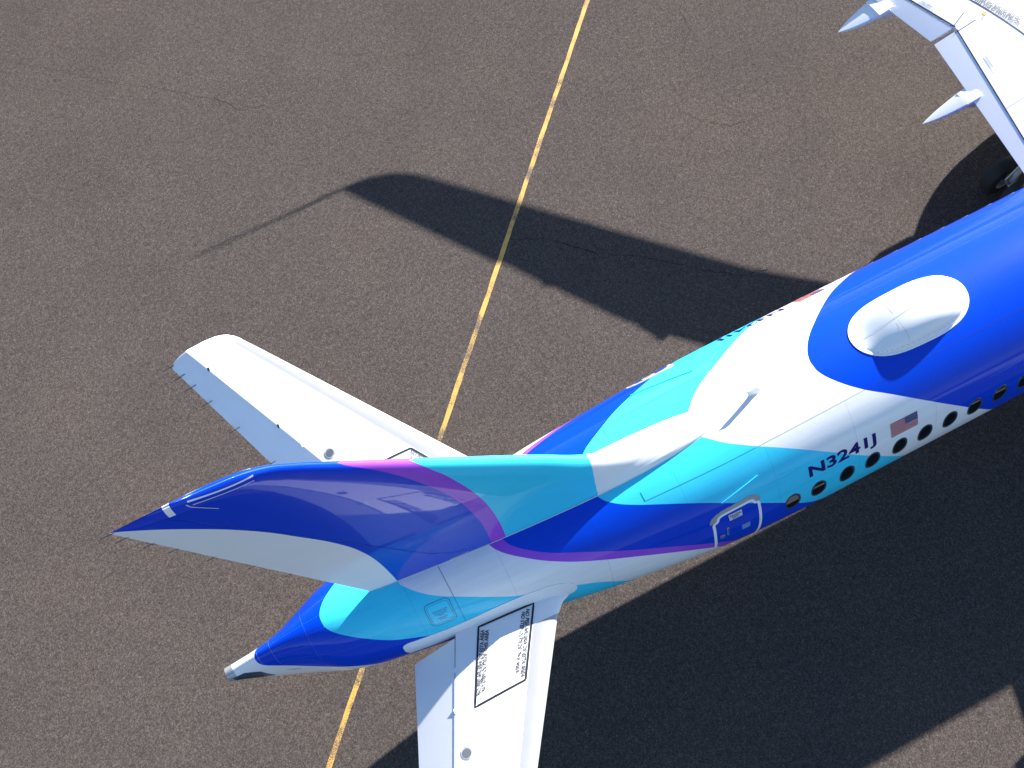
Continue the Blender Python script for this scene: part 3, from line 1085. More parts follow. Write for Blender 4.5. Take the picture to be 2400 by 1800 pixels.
    for k in range(-3, 4):
        hh = math.sqrt(0.06 ** 2 - (k * 0.016) ** 2)
        q = strip_on('grille_bar', [(cx - hh, cy + k * 0.016), (cx + hh, cy + k * 0.016)], 0.006, 'dark_metal', st, 0.016, up, rim=False)
        q.matrix_parent_inverse = pi_
    # rivet line behind the leading edge strip
    V, F = [], []
    for y in np.arange(1.6, 5.65, 0.03):
        for dx in (-0.018, 0.018):
            b0 = len(V)
            x = float(sx(y)) + dx
            pts_ = up([(x + 0.005 * math.cos(a), y + 0.005 * math.sin(a)) for a in np.linspace(0, 2 * math.pi, 6)[:-1]], 0.007)
            V += list(pts_)
            F.append(tuple(range(b0, b0 + 5)))
    q = mesh_obj('rivet_line', V, F, 'grey_mark', st, smooth=False)
    q['kind'] = 'stuff'
    q.matrix_parent_inverse = pi_
    # hinge brackets
    for bx, by in ((-8.847, 5.426), (-8.108, 3.808)):
        q = patch('hinge_bracket', rrect(bx - 0.02, bx + 0.02, by - 0.035, by + 0.035, 0.01, 0.01, 2), 'black_paint', st, 0.010, up, grid=2)
        q.matrix_parent_inverse = pi_
    for by in (1.62, 2.22, 3.28):
        bx = float(hx(by)) + 0.02
        q = patch('hinge_bracket', rrect(bx - 0.03, bx + 0.03, by - 0.045, by + 0.045, 0.01, 0.01, 2), 'white_paint', st, 0.012, up, grid=2)
        q.matrix_parent_inverse = pi_
    # small gap at hinge
    q = strip_on('hinge_gap', [(float(hx(y)) - 0.0, y) for y in np.linspace(1.15, 5.95, 40)], 0.012, 'grey_mark', st, 0.004, up, rim=False)
    q.matrix_parent_inverse = pi_
    # static wicks on the elevator trailing edge
    for y in (5.90, 5.634, 5.34, 4.91, 4.2, 3.3):
        x1 = float(te(y)) + 0.12 if y < 5.85 else float(te(y)) + 0.06
        z1 = float(zm(y)) - 0.14
        tube('static_wick', [(x1, side * y, z1 + 0.03), (x1 - 0.24, side * (y + 0.005), z1 - 0.035)], 0.007, 'wick', st, pi_)
    return st


def tube(name, pts, r, mat, parent, pinv=None, n=6):
    V, F = [], []
    P = [Vector(p) for p in pts]
    for i, p in enumerate(P):
        d = (P[min(i + 1, len(P) - 1)] - P[max(i - 1, 0)]).normalized()
        u = d.orthogonal().normalized()
        w = d.cross(u)
        rr = r[i] if isinstance(r, (list, tuple)) else r
        for k in range(n):
            a = 2 * math.pi * k / n
            V.append(p + u * rr * math.cos(a) + w * rr * math.sin(a))
    for i in range(len(P) - 1):
        for k in range(n):
            kk = (k + 1) % n
            F.append((i * n + k, i * n + kk, i * n + n + kk, i * n + n + k))
    F += [tuple(range(n - 1, -1, -1)), tuple(len(V) - n + k for k in range(n))]
    o = mesh_obj(name, V, F, mat, parent, sharp=50)
    if pinv is not None:
        o.matrix_parent_inverse = pinv
    return o


build_tailplane(-1)
build_tailplane(1)

# ------------------------------------------------------------------ fin
LEZ = [4.9, 5.50, 5.575, 5.625, 5.74, 6.064, 6.499, 7.49, 8.845, 10.635, 11.014, 11.28, 11.40, 11.475]
LEX = [-.9, -1.14, -1.50, -1.90, -2.50, -3.215, -3.689, -4.482, -5.631, -7.169, -7.5, -7.80, -8.1, -8.8]
fle = hermite(LEZ, LEX)
fte = lambda z: -7.716 - (np.asarray(z) - 5.243) * .2932
FX = {
    'F2': [(4.9, -5.373), (5.4, -5.378), (5.879, -5.392), (6.539, -5.437), (7.151, -5.505), (7.713, -5.602), (8.195, -5.721), (8.583, -5.838), (8.918, -5.954), (9.187, -6.072), (9.432, -6.183), (9.70, -6.32), (10.2, -6.5), (11.5, -6.9)],
    'F3': [(4.9, -5.632), (5.89, -5.648), (6.479, -5.681), (7.044, -5.748), (7.691, -5.856), (8.165, -5.971), (8.662, -6.128), (9.072, -6.283), (9.428, -6.434), (9.807, -6.621), (10.123, -6.808), (10.425, -7.009), (10.633, -7.14), (10.97, -7.42), (11.2, -7.55), (11.5, -7.7)],
    'F4': [(4.9, -7.283), (5.266, -7.285), (5.795, -7.301), (6.439, -7.33), (7.143, -7.392), (7.839, -7.518), (8.544, -7.742), (9.249, -8.04), (9.661, -8.22), (10.139, -8.474), (10.445, -8.663), (10.714, -8.851), (10.96, -9.035), (11.18, -9.218), (11.371, -9.402), (11.475, -9.53)],
}
FXF = {k: hermite([p[0] for p in v], [p[1] for p in v]) for k, v in FX.items()}
FTC = 0.103
UH = 0.70


def fin_half(u, z):
    c = fle(z) - fte(z)
    k = np.sqrt(np.clip(1 - (np.clip(np.asarray(z) - 11.27, 0, 1) / 0.208) ** 2, 0, 1))
    return naca(u, c, FTC) * k


def build_fin():
    fin = empty('vertical_fin', (-5.5, 0, 5.45), plane)
    fin.matrix_parent_inverse = PINV
    pi_ = Matrix.Translation((5.5, 0, -5.45))
    zs = np.concatenate([np.linspace(4.9, 5.35, 4), np.linspace(5.38, 5.75, 38), np.linspace(5.77, 6.6, 30)[1:], np.linspace(6.65, 11.2, 90), np.linspace(11.23, 11.475, 26)])

    def seps(z):
        c = fle(z) - fte(z)
        u1 = np.clip((fle(z) + 3.70) / c, 0, 1)
        u2 = np.clip((fle(z) - FXF['F2'](z)) / c, 0, 1)
        u3 = np.clip((fle(z) - FXF['F3'](z)) / c, 0, 1)
        u4 = np.clip((fle(z) - FXF['F4'](z)) / c, 0, 1)
        u2 = np.maximum(u2, u1)
        u3 = np.maximum(u3, u2)
        u4 = np.maximum(u4, u3)
        return [0 * z, u1, u2, u3, u4, 0 * z + 1]
    S_ = seps(zs)
    cols = [0, 2, 3, 1, 0]
    nd = [10, 12, 5, 16, 12]

    def piece(name, lo, hi):
        for sg in (1,):
            V, F, FM = [], [], []
            us, fm = [], []
            for k in range(5):
                a = np.clip(S_[k], lo, hi)
                b = np.clip(S_[k + 1], lo, hi)
                for i in range(nd[k]):
                    t = i / nd[k]
                    if lo == 0:
                        # cluster towards the leading edge
                        us.append((np.sqrt(a) + (np.sqrt(b) - np.sqrt(a)) * t) ** 2)
                    else:
                        us.append(a + (b - a) * t)
                    fm.append(cols[k])
            us.append(np.clip(S_[5], lo, hi))
            us = np.array(us)
            K = len(us)
            for sgn in (1, -1):
                base = len(V)
                for i in range(K):
                    z = zs
                    c = fle(z) - fte(z)
                    x = fle(z) - us[i] * c
                    y = sgn * fin_half(us[i], z)
                    V += list(zip(x, y, z))
                n = len(zs)
                for i in range(K - 1):
                    for j in range(n - 1):
                        if max(abs(us[i + 1][j] - us[i][j]), abs(us[i + 1][j + 1] - us[i][j + 1])) < 1e-5:
                            continue
                        a, b, c_, d_ = base + i * n + j, base + (i + 1) * n + j, base + (i + 1) * n + j + 1, base + i * n + j + 1
                        F.append((a, b, c_, d_) if sgn > 0 else (a, d_, c_, b))
                        FM.append(fm[i])
            # merge + fix
            me = bpy.data.meshes.new(name)
            me.from_pydata([tuple(map(float, p)) for p in V], [], F)
            for m in ('white_paint', 'blue_paint', 'teal_paint', 'purple_paint'):
                me.materials.append(M[m])
            me.polygons.foreach_set('material_index', np.array(FM, dtype=np.int32))
            bm = bmesh.new()
            bm.from_mesh(me)
            bmesh.ops.remove_doubles(bm, verts=bm.verts, dist=2e-5)
            bmesh.ops.dissolve_degenerate(bm, dist=1e-6, edges=bm.edges)
            bm.to_mesh(me)
            bm.free()
            me.polygons.foreach_set('use_smooth', [True] * len(me.polygons))
            me.update()
            o = link(bpy.data.objects.new(name, me), fin)
            o.matrix_parent_inverse = pi_
            # analytic normals
            co = np.empty(len(me.vertices) * 3)
            me.vertices.foreach_get('co', co)
            co = co.reshape(-1, 3)
            e = 2e-4

            def g(p):
                c = fle(p[:, 2]) - fte(p[:, 2])
                u = np.clip((fle(p[:, 2]) - p[:, 0]) / c, 0, 1)
                return u
            u = np.clip(g(co), 2e-4, 0.9995)
            z = np.clip(co[:, 2], 4.95, 11.468)
            sg = np.where(co[:, 1] >= 0, 1.0, -1.0)

            def pt(u, z):
                c = fle(z) - fte(z)
                return np.stack([fle(z) - u * c, sg * fin_half(u, z), z], -1)
            d1 = pt(u + e * 0.5, z) - pt(u - e * 0.5, z)
            d2 = pt(u, z + e) - pt(u, z - e)
            nn = np.cross(d1, d2)
            nn *= np.sign(nn[:, 1] * sg)[:, None]
            nn /= np.linalg.norm(nn, axis=1, keepdims=True) + 1e-12
            ledge = co[:, 1] ** 2 < 1e-10
            nn[ledge & (g(co) < 0.01)] = Vector((0.72, 0, 0.69))
            me.normals_split_custom_set_from_vertices([tuple(p) for p in nn])
        return o
    piece('fin_box', 0.0, UH - 0.0015)
    piece('rudder', UH + 0.0015, 1.0)

    def sfn(sgn):
        def fn(p, o):
            p = np.asarray(p, float)
            x, z = p[:, 0], p[:, 1]
            c = fle(z) - fte(z)
            u = np.clip((fle(z) - x) / c, 0, 1)
            return np.stack([x, sgn * (fin_half(u, z) + o), z], -1)
        return fn
    for sgn in (-1, 1):
        fn = sfn(sgn)

        def ulin(u, z):
            return (float(fle(z)) - u * float(fle(z) - fte(z)), z)
        items = [
            ('marker_strip', [(-7.93, 11.318), (-8.67, 11.43)], 0.020, 'white_paint'),
            ('marker_strip', [(-7.95, 11.25), (-8.64, 11.36)], 0.014, 'light_grey'),
            ('marker_strip', [(-8.70, 11.40), (-8.68, 11.35), (-8.462, 11.02)], 0.014, 'light_grey'),
            ('root_strip', [(-6.03, 5.475), (-6.36, 5.455)], 0.02, 'light_grey'),
        ]
        for nm, pth, w_, mt in items:
            q = strip_on(nm, dense(pth, 0.05), w_, mt, fin, 0.003, fn, rim=False)
            q.matrix_parent_inverse = pi_
        # rivet rows
        V, F = [], []

        def row(p0, p1, step, r0=0.004):
            L_ = math.hypot(p1[0] - p0[0], p1[1] - p0[1])
            for k in range(int(L_ / step)):
                t = k * step / L_
                cx, cz = p0[0] + (p1[0] - p0[0]) * t, p0[1] + (p1[1] - p0[1]) * t
                b0 = len(V)
                V.extend(fn([(cx + r0 * math.cos(a), cz + r0 * math.sin(a)) for a in np.linspace(0, 2 * math.pi, 6)[:-1]], 0.002))
                F.append(tuple(range(b0, b0 + 5)))
        for du in (0.085, 0.098, 0.111):
            row(ulin(du, 11.05), ulin(du, 6.9), 0.035)
        row(ulin(0.655, 11.0), ulin(0.655, 5.7), 0.035)
        row(ulin(0.675, 11.0), ulin(0.675, 5.7), 0.035)
        for zz in (7.4, 8.1, 8.8, 9.5, 10.2, 10.8):
            row(ulin(0.13, zz), ulin(0.63, zz - 0.25), 0.05)
        q = mesh_obj('rivet_rows', V, F, 'seam_blue', fin, smooth=False)
        q['kind'] = 'stuff'
        q.matrix_parent_inverse = pi_
    # white collar across the tip
    V, F = [], []
    for i, x in enumerate((-8.855, -8.935)):
        zt = 11.30
        zz = np.concatenate([np.linspace(11.30, 11.466, 14)])
        ring = []
        for sgn in (-1, 1):
            col = []
            for z in (zz if sgn < 0 else zz[::-1]):
                c = float(fle(z) - fte(z))
                u = min(1, max(0, (float(fle(z)) - x) / c))
                col.append((x, sgn * (float(fin_half(u, z)) + 0.003), z + 0.0025))
            ring += col
        V += ring
    n = len(V) // 2
    for k in range(n - 1):
        F.append((k, k + 1, n + k + 1, n + k))
    q = mesh_obj('tip_collar', V, F, 'white_paint', fin, fix=True)
    q.matrix_parent_inverse = pi_
    for z in (11.44, 11.187, 10.75, 10.318, 9.585, 8.7, 7.8):
        x = float(fte(z))
        tube('static_wick', [(x + 0.03, 0, z), (x - 0.125, 0, z + 0.004)], 0.007, 'wick', fin, pi_)
    return fin


build_fin()

# tail cone end: exhaust of the auxiliary power unit
V, F = [], []
NS = 32
for k_, (x, s, dz) in enumerate(((-10.33, 1.03, 0), (-10.47, 1.02, 0), (-10.47, 0.84, 0), (-10.25, 0.8, 0.0))):
    a, t, b = [float(q) for q in prof(max(x, -10.45))]
    for k in range(NS):
        th = 2 * math.pi * k / NS
        V.append((x, -(a * s) * math.sin(th), (t + b) / 2 + dz + (t - b) / 2 * s * math.cos(th)))
for i in range(3):
    for k in range(NS):
        kk = (k + 1) % NS
        F.append((i * NS + k, i * NS + kk, i * NS + NS + kk, i * NS + NS + k))
F.append(tuple(3 * NS + k for k in range(NS)))
mesh_obj('exhaust_ring', V, F, 'bare_metal', plane, sharp=40, fix=True)
for sgn in (1, -1):
    patch('exhaust_louvre', [(p[0], sgn * p[1]) for p in dense([(-10.40, 58), (-10.20, 50), (-9.98, 66), (-9.86, 100), (-10.1, 112), (-10.38, 100), (-10.40, 58)], 3)[:-1]], 'steel_blue', fuselage, 0.006, grid=4)
    strip_on('louvre_blade', [(-10.36, sgn * 78), (-10.15, sgn * 84), (-10.0, sgn * 90)], 0.05, 'black_paint', fuselage, 0.012, scale=(1, 0.008), rim=False)
    strip_on('tail_print', dense([(-9.62, sgn * 80), (-9.40, sgn * 80)], 0.05), 0.012, 'grey_mark', fuselage, 0.004, scale=(1, 0.012), rim=False)
    strip_on('tail_print', dense([(-9.58, sgn * 83), (-9.44, sgn * 83)], 0.05), 0.012, 'grey_mark', fuselage, 0.004, scale=(1, 0.012), rim=False)

# rivet rows of the tail cone
V, F = [], []


def rivet_row(p0, p1, step, r0=0.0055):
    L_ = math.hypot(p1[0] - p0[0], (p1[1] - p0[1]) * 0.014)
    for k in range(int(L_ / step) + 1):
        t = k * step / L_
        cx, ct = p0[0] + (p1[0] - p0[0]) * t, p0[1] + (p1[1] - p0[1]) * t
        a_ = float(f_a(cx))
        b0 = len(V)
        for q in range(5):
            w_ = 2 * math.pi * q / 5
            V.append(fus(np.array([cx + r0 * math.cos(w_)]), np.array([R(ct) + r0 * math.sin(w_) / a_]), 0.0025)[0])
        F.append(tuple(range(b0, b0 + 5)))


for t_ in (-42, -22, -4, 14, 32, 50):
    rivet_row((-9.62, t_), (-7.85 if t_ > 0 else -8.0, t_), 0.045)
rivet_row((-8.98, -55), (-8.98, 62), 0.04)
rivet_row((-9.62, -40), (-9.62, 55), 0.035)
rivet_row((-9.86, -20), (-9.86, 40), 0.03)
q = mesh_obj('tail_rivets', V, F, 'rivet_blue', fuselage, smooth=False)
q['kind'] = 'stuff'
for sgn in (1, -1):
    path = []
    for x in np.linspace(-1.35, -7.62, 90):
        a_, t_, b_ = [float(k) for k in prof(x)]
        z_, y_ = t_, 0.0
        for _ in range(12):
            c_ = float(fle(z_) - fte(z_))
            u_ = min(1, max(0, (float(fle(z_)) - x) / c_))
            y_ = float(fin_half(u_, z_))
            z_ = (t_ + b_) / 2 + (t_ - b_) / 2 * math.sqrt(max(0, 1 - (y_ / a_) ** 2))
        path.append((x, -sgn * y_, z_))
    tube('root_sealant', path, 0.009, 'light_grey', plane, PINV, 6)

# ------------------------------------------------------------------ main wings
wle = lambda y: np.interp(y, [0.0, 1.7, 6.7, 13.0, 15.3, 15.65, 15.9, 16.02, 16.1], [16.6, 15.5, 12.50, 8.72, 7.36, 7.10, 6.80, 6.52, 6.18])
wte = lambda y: np.interp(y, [0.0, 2.65, 6.20, 7.86, 16.1, 16.3], [8.50, 8.573, 8.578, 7.977, 5.12, 5.1])
wz = lambda y: np.interp(y, [0, 2.6, 6.2, 8.3, 16.1], [2.2, 2.62, 3.30, 3.66, 4.49])
WTC = 0.115
WINC = 0.05


def wing_top(x, y):
    l, t = float(wle(y)), float(wte(y))
    u = min(1, max(0, (l - x) / (l - t)))
    return float(wz(y)) + float(naca(u, l - t, WTC)) * 0.9 + WINC * (x - t)


def build_wing(side):
    w = empty('wing', (11.0, side * 1.7, 2.8), plane)
    w.matrix_parent_inverse = PINV
    pi_ = Matrix.Translation((-11.0, -side * 1.7, -2.8))
    hx = lambda y: np.interp(y, [0, 3.2, 6.257, 7.588, 16.3], [8.92, 8.965, 9.157, 8.515, 5.62])
    uh = lambda y: np.clip((wle(y) - hx(y)) / (wle(y) - wte(y)), 0.1, 0.95)
    one = lambda y: 1.0
    zero = lambda y: 0.0
    ys = list(np.linspace(0.4, 6.1, 16)) + list(np.linspace(6.257, 15.6, 24)) + [15.65, 15.8, 15.9, 15.96, 16.02, 16.06, 16.1]
    foil('wing_box', w, side, ys, wle, wte, wz, WTC * 0.9, zero, lambda y: uh(y), 'white_paint', n=24, pinv=pi_, inc=WINC)
    foil('inboard_flap', w, side, list(np.linspace(1.9, 6.17, 10)), wle, wte, wz, WTC * 0.9, lambda y: uh(y) + 0.004, one, 'white_paint', n=8, droop=R(6), pinv=pi_, inc=WINC)
    foil('outboard_flap', w, side, list(np.linspace(6.27, 11.6, 10)), wle, wte, wz, WTC * 0.9, lambda y: uh(y) + 0.012, one, 'white_paint', n=8, droop=R(6), pinv=pi_, inc=WINC)
    foil('aileron', w, side, list(np.linspace(11.64, 16.1, 8)), wle, wte, wz, WTC * 0.9, lambda y: uh(y) + 0.003, one, 'white_paint', n=8, droop=R(2), pinv=pi_, inc=WINC)
    # blended winglet: rises outwards at about 45 degrees
    V, F = [], []
    K = 13
    n = 14
    for i in range(n + 1):
        s = i / n
        yy = 16.1 + 1.42 * s - 0.10 * math.sin(math.pi * s)
        zz = float(wz(16.1)) + 1.45 * (s ** 1.25)
        l = 6.10 - 1.62 * s ** 0.9
        c = 0.98 * (1 - s) ** 0.9 + 0.42 * s
        t = naca(cosp(K - 1), c, 0.08)
        for sg in (1, -1):
            for k, u in enumerate(cosp(K - 1)):
                V.append((l - u * c, side * (yy - sg * t[k] * 0.70 * min(1, s * 4)), zz + sg * t[k] * (1 - 0.3 * min(1, s * 4))))
    m = 2 * K
    for j in range(n):
        for i in range(K - 1):
            q = j * m + i
            F.append((q, q + 1, q + m + 1, q + m))
            q += K
            F.append((q, q + m, q + m + 1, q + 1))
    F.append(tuple([n * m + i for i in range(K)] + [n * m + K + i for i in range(K - 1, -1, -1)]))
    q = mesh_obj('winglet', V, F, 'blue_paint', w, sharp=40, fix=True)
    q.matrix_parent_inverse = pi_

    # flap track fairings
    for fy, xt, zt, xw_, hw_ in ((4.75, 7.44, 2.66, 8.52, 0.21), (7.60, 7.00, 3.16, 7.99, 0.28), (10.50, 6.20, 3.55, 7.1, 0.22)):
        V, F = [], []
        n = 24
        x_front = xw_ + 2.0
        for i in range(n + 1):
            s = i / n
            x = xt + (x_front - xt) * s
            k = math.sin(math.pi * min(1, s / 1.0)) if s > 0.5 else (1 - (1 - s / 0.5) ** 2.0) ** 0.85
            k = max(k, 0.004)
            top = zt + (float(wz(fy)) - 0.03 - zt) * min(1, (s / 0.36)) - (0.10 if s > 0.4 else 0)
            dep = 0.42 * k
            yc = fy + (0.02 * (1 - s))
            hh = hw_ * k
            for ux, uz in ((-1, -0.12), (-0.94, 0), (-0.5, 0.02), (0, 0.025), (0.5, 0.02), (0.94, 0), (1, -0.12), (0.86, -0.5), (0.5, -0.86), (0, -1), (-0.5, -0.86), (-0.86, -0.5)):
                V.append((x, side * (yc + hh * ux), top + dep * uz))
        c = 12
        for i in range(n):
            for k in range(c):
                kk = (k + 1) % c
                F.append((i * c + k, i * c + kk, i * c + c + kk, i * c + c + k))
        F += [tuple(range(c)), tuple(n * c + k for k in range(c))]
        q = mesh_obj('flap_track_fairing', V, F, 'white_paint', w, sharp=35, fix=True)
        q.matrix_parent_inverse = pi_
        # fixed lug over the fairing at the trailing edge
        lx = xw_ - 0.14
        V = [(xw_ + 0.25, side * (fy + hw_), float(wz(fy)) + 0.016), (xw_ + 0.25, side * (fy - hw_ * 0.85), float(wz(fy)) + 0.014), (lx + 0.03, side * (fy - hw_ * 0.85), float(wz(fy)) - 0.072), (lx, side * (fy + hw_ * 0.86), float(wz(fy)) - 0.068)]
        V += [(a, b, c_ - 0.03) for a, b, c_ in V]
        q = mesh_obj('fairing_lug', V, [(0, 1, 2, 3), (7, 6, 5, 4), (0, 4, 5, 1), (1, 5, 6, 2), (2, 6, 7, 3), (3, 7, 4, 0)], 'white_paint', w, smooth=False, fix=True)
        q.matrix_parent_inverse = pi_

    def up(p, o):
        return np.array([(x, side * abs(y), wing_top(x, abs(y)) + o) for x, y in p])
    D = (-0.11, -0.075)
    A_ = lambda p: (p[0] + D[0], p[1] + D[1])
    ln = [(9.25, 7.95), (9.53, 7.45), (9.768, 6.959), (10.052, 6.393), (10.272, 5.862), (10.464, 5.299), (10.58, 4.7), (10.63, 4.0), (10.64, 2.4)]
    g = hermite([-p[1] for p in ln], [p[0] for p in ln])
    path = [A_((float(g(-y)), y)) for y in np.linspace(7.9, 2.4, 50)]
    q = strip_on('walk_border', path, 0.030, 'black_paint', w, 0.004, up, rim=False)
    q.matrix_parent_inverse = pi_
    for body, s_, e_, hh in (('NO PISE AFUERA DE ESTA \u00c1REA', (10.477, 5.658), (9.984, 6.67), 0.105), ('NO STEP OUTSIDE THIS AREA', (10.556, 5.745), (10.089, 6.669), 0.088)):
        s_, e_ = A_(s_), A_(e_)
        if side < 0:
            s_, e_ = e_, s_
        d = np.array(e_) - np.array(s_)
        nrm = np.array([-d[1], d[0]])
        upv = 1 if nrm[0] < 0 else -1
        q = text_on('walk_lettering', body, s_, e_, hh, upv, 'black_paint', w, up, 0.010, 0.012)
        q.matrix_parent_inverse = pi_
    for nm, pth, w_, mt in (('panel_line', [(9.173, 6.212), (9.736, 6.245)], 0.012, 'gap'), ('panel_line', [(9.24, 6.365), (9.596, 6.519)], 0.014, 'gap'),
                            ('panel_line', [(9.10, 4.126), (9.642, 4.147)], 0.008, 'grey_mark'), ('panel_line', [(9.736, 6.245), (9.66, 5.4), (9.642, 4.147), (9.64, 2.5)], 0.005, 'light_grey'),
                            ('panel_line', [(8.876, 7.265), (9.051, 6.895)], 0.010, 'grey_mark'), ('panel_line', [(9.38, 5.394), (9.372, 4.966)], 0.010, 'grey_mark')):
        q = strip_on(nm, dense([A_(p) for p in pth], 0.1), w_, mt, w, 0.004, up, rim=False)
        q.matrix_parent_inverse = pi_
    for c0, c1 in (((8.816, 7.17), (8.94, 6.92)), ((9.295, 5.32), (9.29, 5.03))):
        for k in range(3):
            o_ = -0.028 * k
            sh = 0.06 * (k % 2)
            q = strip_on('wing_placard', dense([(c0[0] + o_ + 0.05, c0[1] - sh), (c1[0] + o_ + 0.05, c1[1] + sh)], 0.08), 0.018, 'light_grey', w, 0.004, up, rim=False)
            q.matrix_parent_inverse = pi_
    yx, yy_ = A_((9.982, 6.275))
    q = patch('fuel_mark', [(yx + 0.045 * math.cos(t), yy_ + 0.045 * math.sin(t)) for t in np.linspace(0, 2 * math.pi, 17)[:-1]], 'yellow_mark', w, 0.005, up, grid=2)
    q.matrix_parent_inverse = pi_
    q = strip_on('fuel_mark', [A_((9.935, 6.235)), A_((9.865, 6.18))], 0.02, 'grey_mark', w, 0.005, up, rim=False)
    q.matrix_parent_inverse = pi_
    # dark gaps ahead of the flaps
    for y0, y1, wd in ((2.0, 6.19, 0.028), (6.26, 11.6, 0.034)):
        q = strip_on('flap_gap', [(float(hx(y)) - 0.005, y) for y in np.linspace(y0, y1, 24)], wd, 'gap', w, 0.006, up, rim=False)
        q.matrix_parent_inverse = pi_
    return w


build_wing(1)
build_wing(-1)

# belly fairing under the wing roots
V, F = [], []
NS, NL = 28, 26
for i in range(NL + 1):
    s = i / NL
    x = 4.6 + 13.0 * s
    k = max(0.02, math.sin(math.pi * s)) ** 0.45
    for j in range(NS + 1):
        a = -1.75 + 3.5 * j / NS
        V.append((x, 1.93 * k * math.sin(a), 2.55 - 1.13 * k * math.cos(a)))
for i in range(NL):
    for j in range(NS):
        q = i * (NS + 1) + j
        F.append((q, q + 1, q + NS + 2, q + NS + 1))
mesh_obj('belly_fairing', V, F, 'white_paint', plane, sharp=60, fix=True)


# ------------------------------------------------------------------ engines
def lathe(name, profile, c, mat, parent, pinv, n=48, sharp=35):
    V, F = [], []
    for x, r in profile:
        for k in range(n):
            a = 2 * math.pi * k / n
            V.append((x, c[0] + r * math.cos(a), c[1] + r * math.sin(a)))
    for i in range(len(profile) - 1):
        for k in range(n):
            kk = (k + 1) % n
            F.append((i * n + k, i * n + kk, i * n + n + kk, i * n + n + k))
    o = mesh_obj(name, V, F, mat, parent, sharp=sharp, fix=True)
    o.matrix_parent_inverse = pinv
    return o


for side in (1, -1):
    c = (side * 5.40, 1.95)
    e = empty('engine', (14.5, c[0], c[1]), plane)
    e.matrix_parent_inverse = PINV
    pi_ = Matrix.Translation((-14.5, -c[0], -c[1]))
    lathe('nacelle', [(16.1, 0.90), (16.45, 0.97), (16.55, 1.03), (16.45, 1.10), (16.0, 1.17), (15.2, 1.22), (14.4, 1.20), (13.6, 1.10), (12.95, 0.95), (12.97, 0.91), (13.6, 0.98), (14.5, 0.98), (15.6, 0.93), (16.1, 0.90)], c, 'blue_paint', e, pi_)
    lathe('core_cowl', [(14.0, 0.72), (13.3, 0.66), (12.6, 0.53), (12.25, 0.45), (12.27, 0.41), (13.0, 0.43)], c, 'bare_metal', e, pi_)
    lathe('exhaust_plug', [(13.0, 0.30), (12.4, 0.28), (12.0, 0.16), (11.75, 0.03), (11.74, 0.0)], c, 'bare_metal', e, pi_)
    lathe('spinner', [(16.2, 0.0), (16.1, 0.09), (15.8, 0.24), (15.6, 0.30)], c, 'dark_metal', e, pi_)
    V, F = [], []
    for k in range(20):
        a = 2 * math.pi * k / 20
        b0 = len(V)
        for r_, tw in ((0.28, 0.09), (0.92, 0.05)):
            for d_ in (-1, 1):
                aa = a + d_ * 0.13 * (1 if r_ < 0.5 else 0.75)
                V.append((15.55 + d_ * tw, c[0] + r_ * math.cos(aa), c[1] + r_ * math.sin(aa)))
        F.append((b0, b0 + 1, b0 + 3, b0 + 2))
    q = mesh_obj('fan_blades', V, F, 'dark_metal', e, smooth=False)
    q.matrix_parent_inverse = pi_
    V = []
    for x, zb, zt, hw_ in ((15.4, 3.0, 3.18, 0.05), (14.2, 3.0, 3.40, 0.17), (12.8, 2.40, 3.3, 0.24), (11.8, 2.15, 3.1, 0.22), (10.9, 2.15, 3.1, 0.18), (9.9, 2.75, 3.1, 0.04)):
        V += [(x, c[0] - hw_, zb), (x, c[0] + hw_, zb), (x, c[0] + hw_, zt), (x, c[0] - hw_, zt)]
    F = []
    for i in range(5):
        for k in range(4):
            kk = (k + 1) % 4
            F.append((i * 4 + k, i * 4 + kk, i * 4 + 4 + kk, i * 4 + 4 + k))
    F += [(0, 1, 2, 3), (20, 21, 22, 23)]
    q = mesh_obj('pylon', V, F, 'white_paint', e, sharp=30, fix=True)
    q.matrix_parent_inverse = pi_


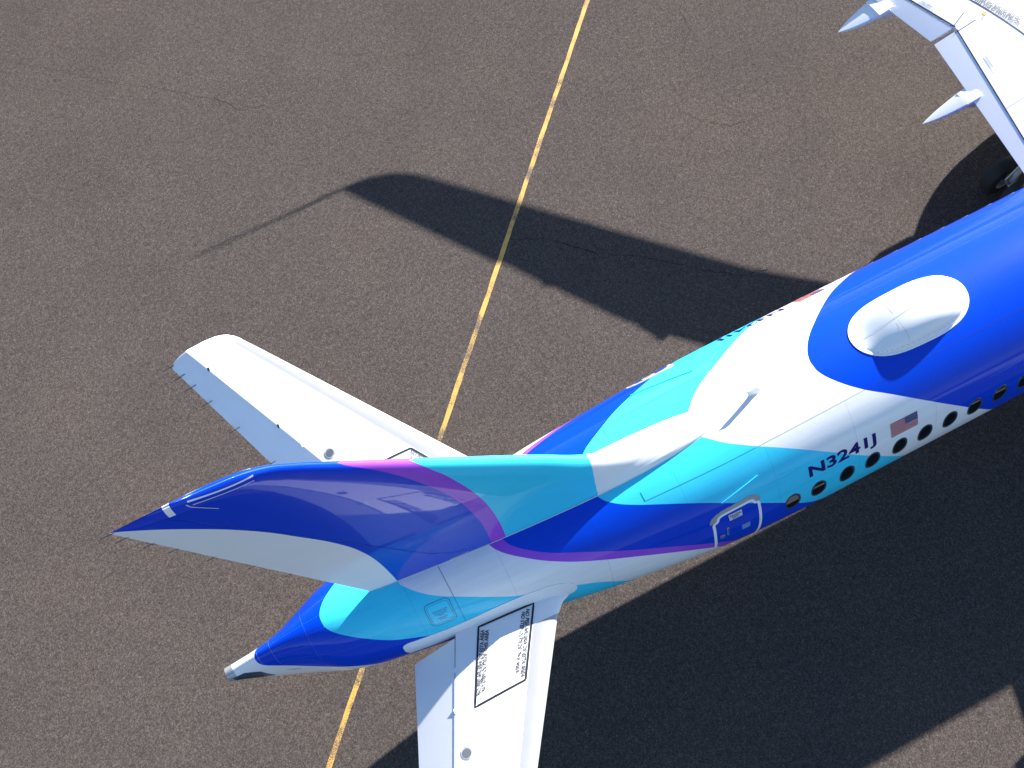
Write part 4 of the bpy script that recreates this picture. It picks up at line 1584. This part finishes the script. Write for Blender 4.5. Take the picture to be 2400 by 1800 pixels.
# ------------------------------------------------------------------ landing gear
def wheel(parent, x, y, r, hw_, pinv):
    pr = [(0.55 * r, -hw_), (0.80 * r, -hw_ * 1.0), (0.93 * r, -hw_ * 0.86), (r, -hw_ * 0.5), (r, hw_ * 0.5), (0.93 * r, hw_ * 0.86), (0.80 * r, hw_), (0.55 * r, hw_)]
    n = 40
    V, F = [], []
    for rr, yy in pr:
        for k in range(n):
            a = 2 * math.pi * k / n
            V.append((x + rr * math.cos(a), y + yy, r + rr * math.sin(a)))
    for i in range(len(pr) - 1):
        for k in range(n):
            kk = (k + 1) % n
            F.append((i * n + k, i * n + kk, i * n + n + kk, i * n + n + k))
    o = mesh_obj('tyre', V, F, 'rubber', parent, sharp=40, fix=True)
    o.matrix_parent_inverse = pinv
    V, F = [], []
    for sg in (-1, 1):
        prof_ = [(0.56 * r, hw_ * 0.95), (0.52 * r, hw_ * 0.98), (0.48 * r, hw_ * 0.55), (0.22 * r, hw_ * 0.45), (0.20 * r, hw_ * 0.95), (0.0, hw_ * 1.0)]
        b0 = len(V)
        for rr, yy in prof_:
            for k in range(n):
                a = 2 * math.pi * k / n
                V.append((x + rr * math.cos(a), y + sg * yy, r + rr * math.sin(a)))
        for i in range(len(prof_) - 1):
            for k in range(n):
                kk = (k + 1) % n
                F.append((b0 + i * n + k, b0 + i * n + kk, b0 + i * n + n + kk, b0 + i * n + n + k))
        # spokes / bolts
        for k in range(9):
            a = 2 * math.pi * k / 9
            q0 = len(V)
            for da, rr in ((-0.1, 0.25), (0.1, 0.25), (0.07, 0.46), (-0.07, 0.46)):
                V.append((x + rr * r * math.cos(a + da), y + sg * hw_ * 0.72, r + rr * r * math.sin(a + da)))
            F.append((q0, q0 + 1, q0 + 2, q0 + 3))
    o = mesh_obj('wheel_rim', V, F, 'bare_metal', parent, sharp=30)
    o.matrix_parent_inverse = pinv


for gx, gy, r_, hw_, dy, top in ((9.70, 3.35, 0.52, 0.19, 0.34, 2.75), (9.70, -3.35, 0.52, 0.19, 0.34, 2.75), (23.4, 0.0, 0.36, 0.11, 0.20, 2.1)):
    g = empty('landing_gear', (gx, gy, 0), plane)
    g.matrix_parent_inverse = PINV
    pi_ = Matrix.Translation((-gx, -gy, 0))
    for s in (-1, 1):
        wheel(g, gx, gy + s * dy, r_, hw_, pi_)
    tube('strut', [(gx, gy, r_ - 0.02), (gx, gy, r_ + 0.75), (gx + 0.05, gy, top)], [0.07, 0.075, 0.12], 'light_grey', g, pi_, 14)
    tube('axle', [(gx, gy - dy - 0.1, r_), (gx, gy + dy + 0.1, r_)], 0.06, 'bare_metal', g, pi_, 12)
    tube('side_brace', [(gx + 0.02, gy, r_ + 0.8), (gx + 0.3, gy * 0.55 if gy else 0.0, top + 0.05)], 0.045, 'light_grey', g, pi_, 10)
    tube('torque_link', [(gx - 0.09, gy, r_ + 0.1), (gx - 0.32, gy, r_ + 0.42), (gx - 0.10, gy, r_ + 0.8)], 0.03, 'bare_metal', g, pi_, 8)
    tube('brake_hose', [(gx - 0.10, gy + 0.06, r_ + 1.2), (gx - 0.2, gy + 0.10, r_ + 0.6), (gx - 0.12, gy + dy * 0.5, r_ + 0.05)], 0.014, 'rubber', g, pi_, 8)
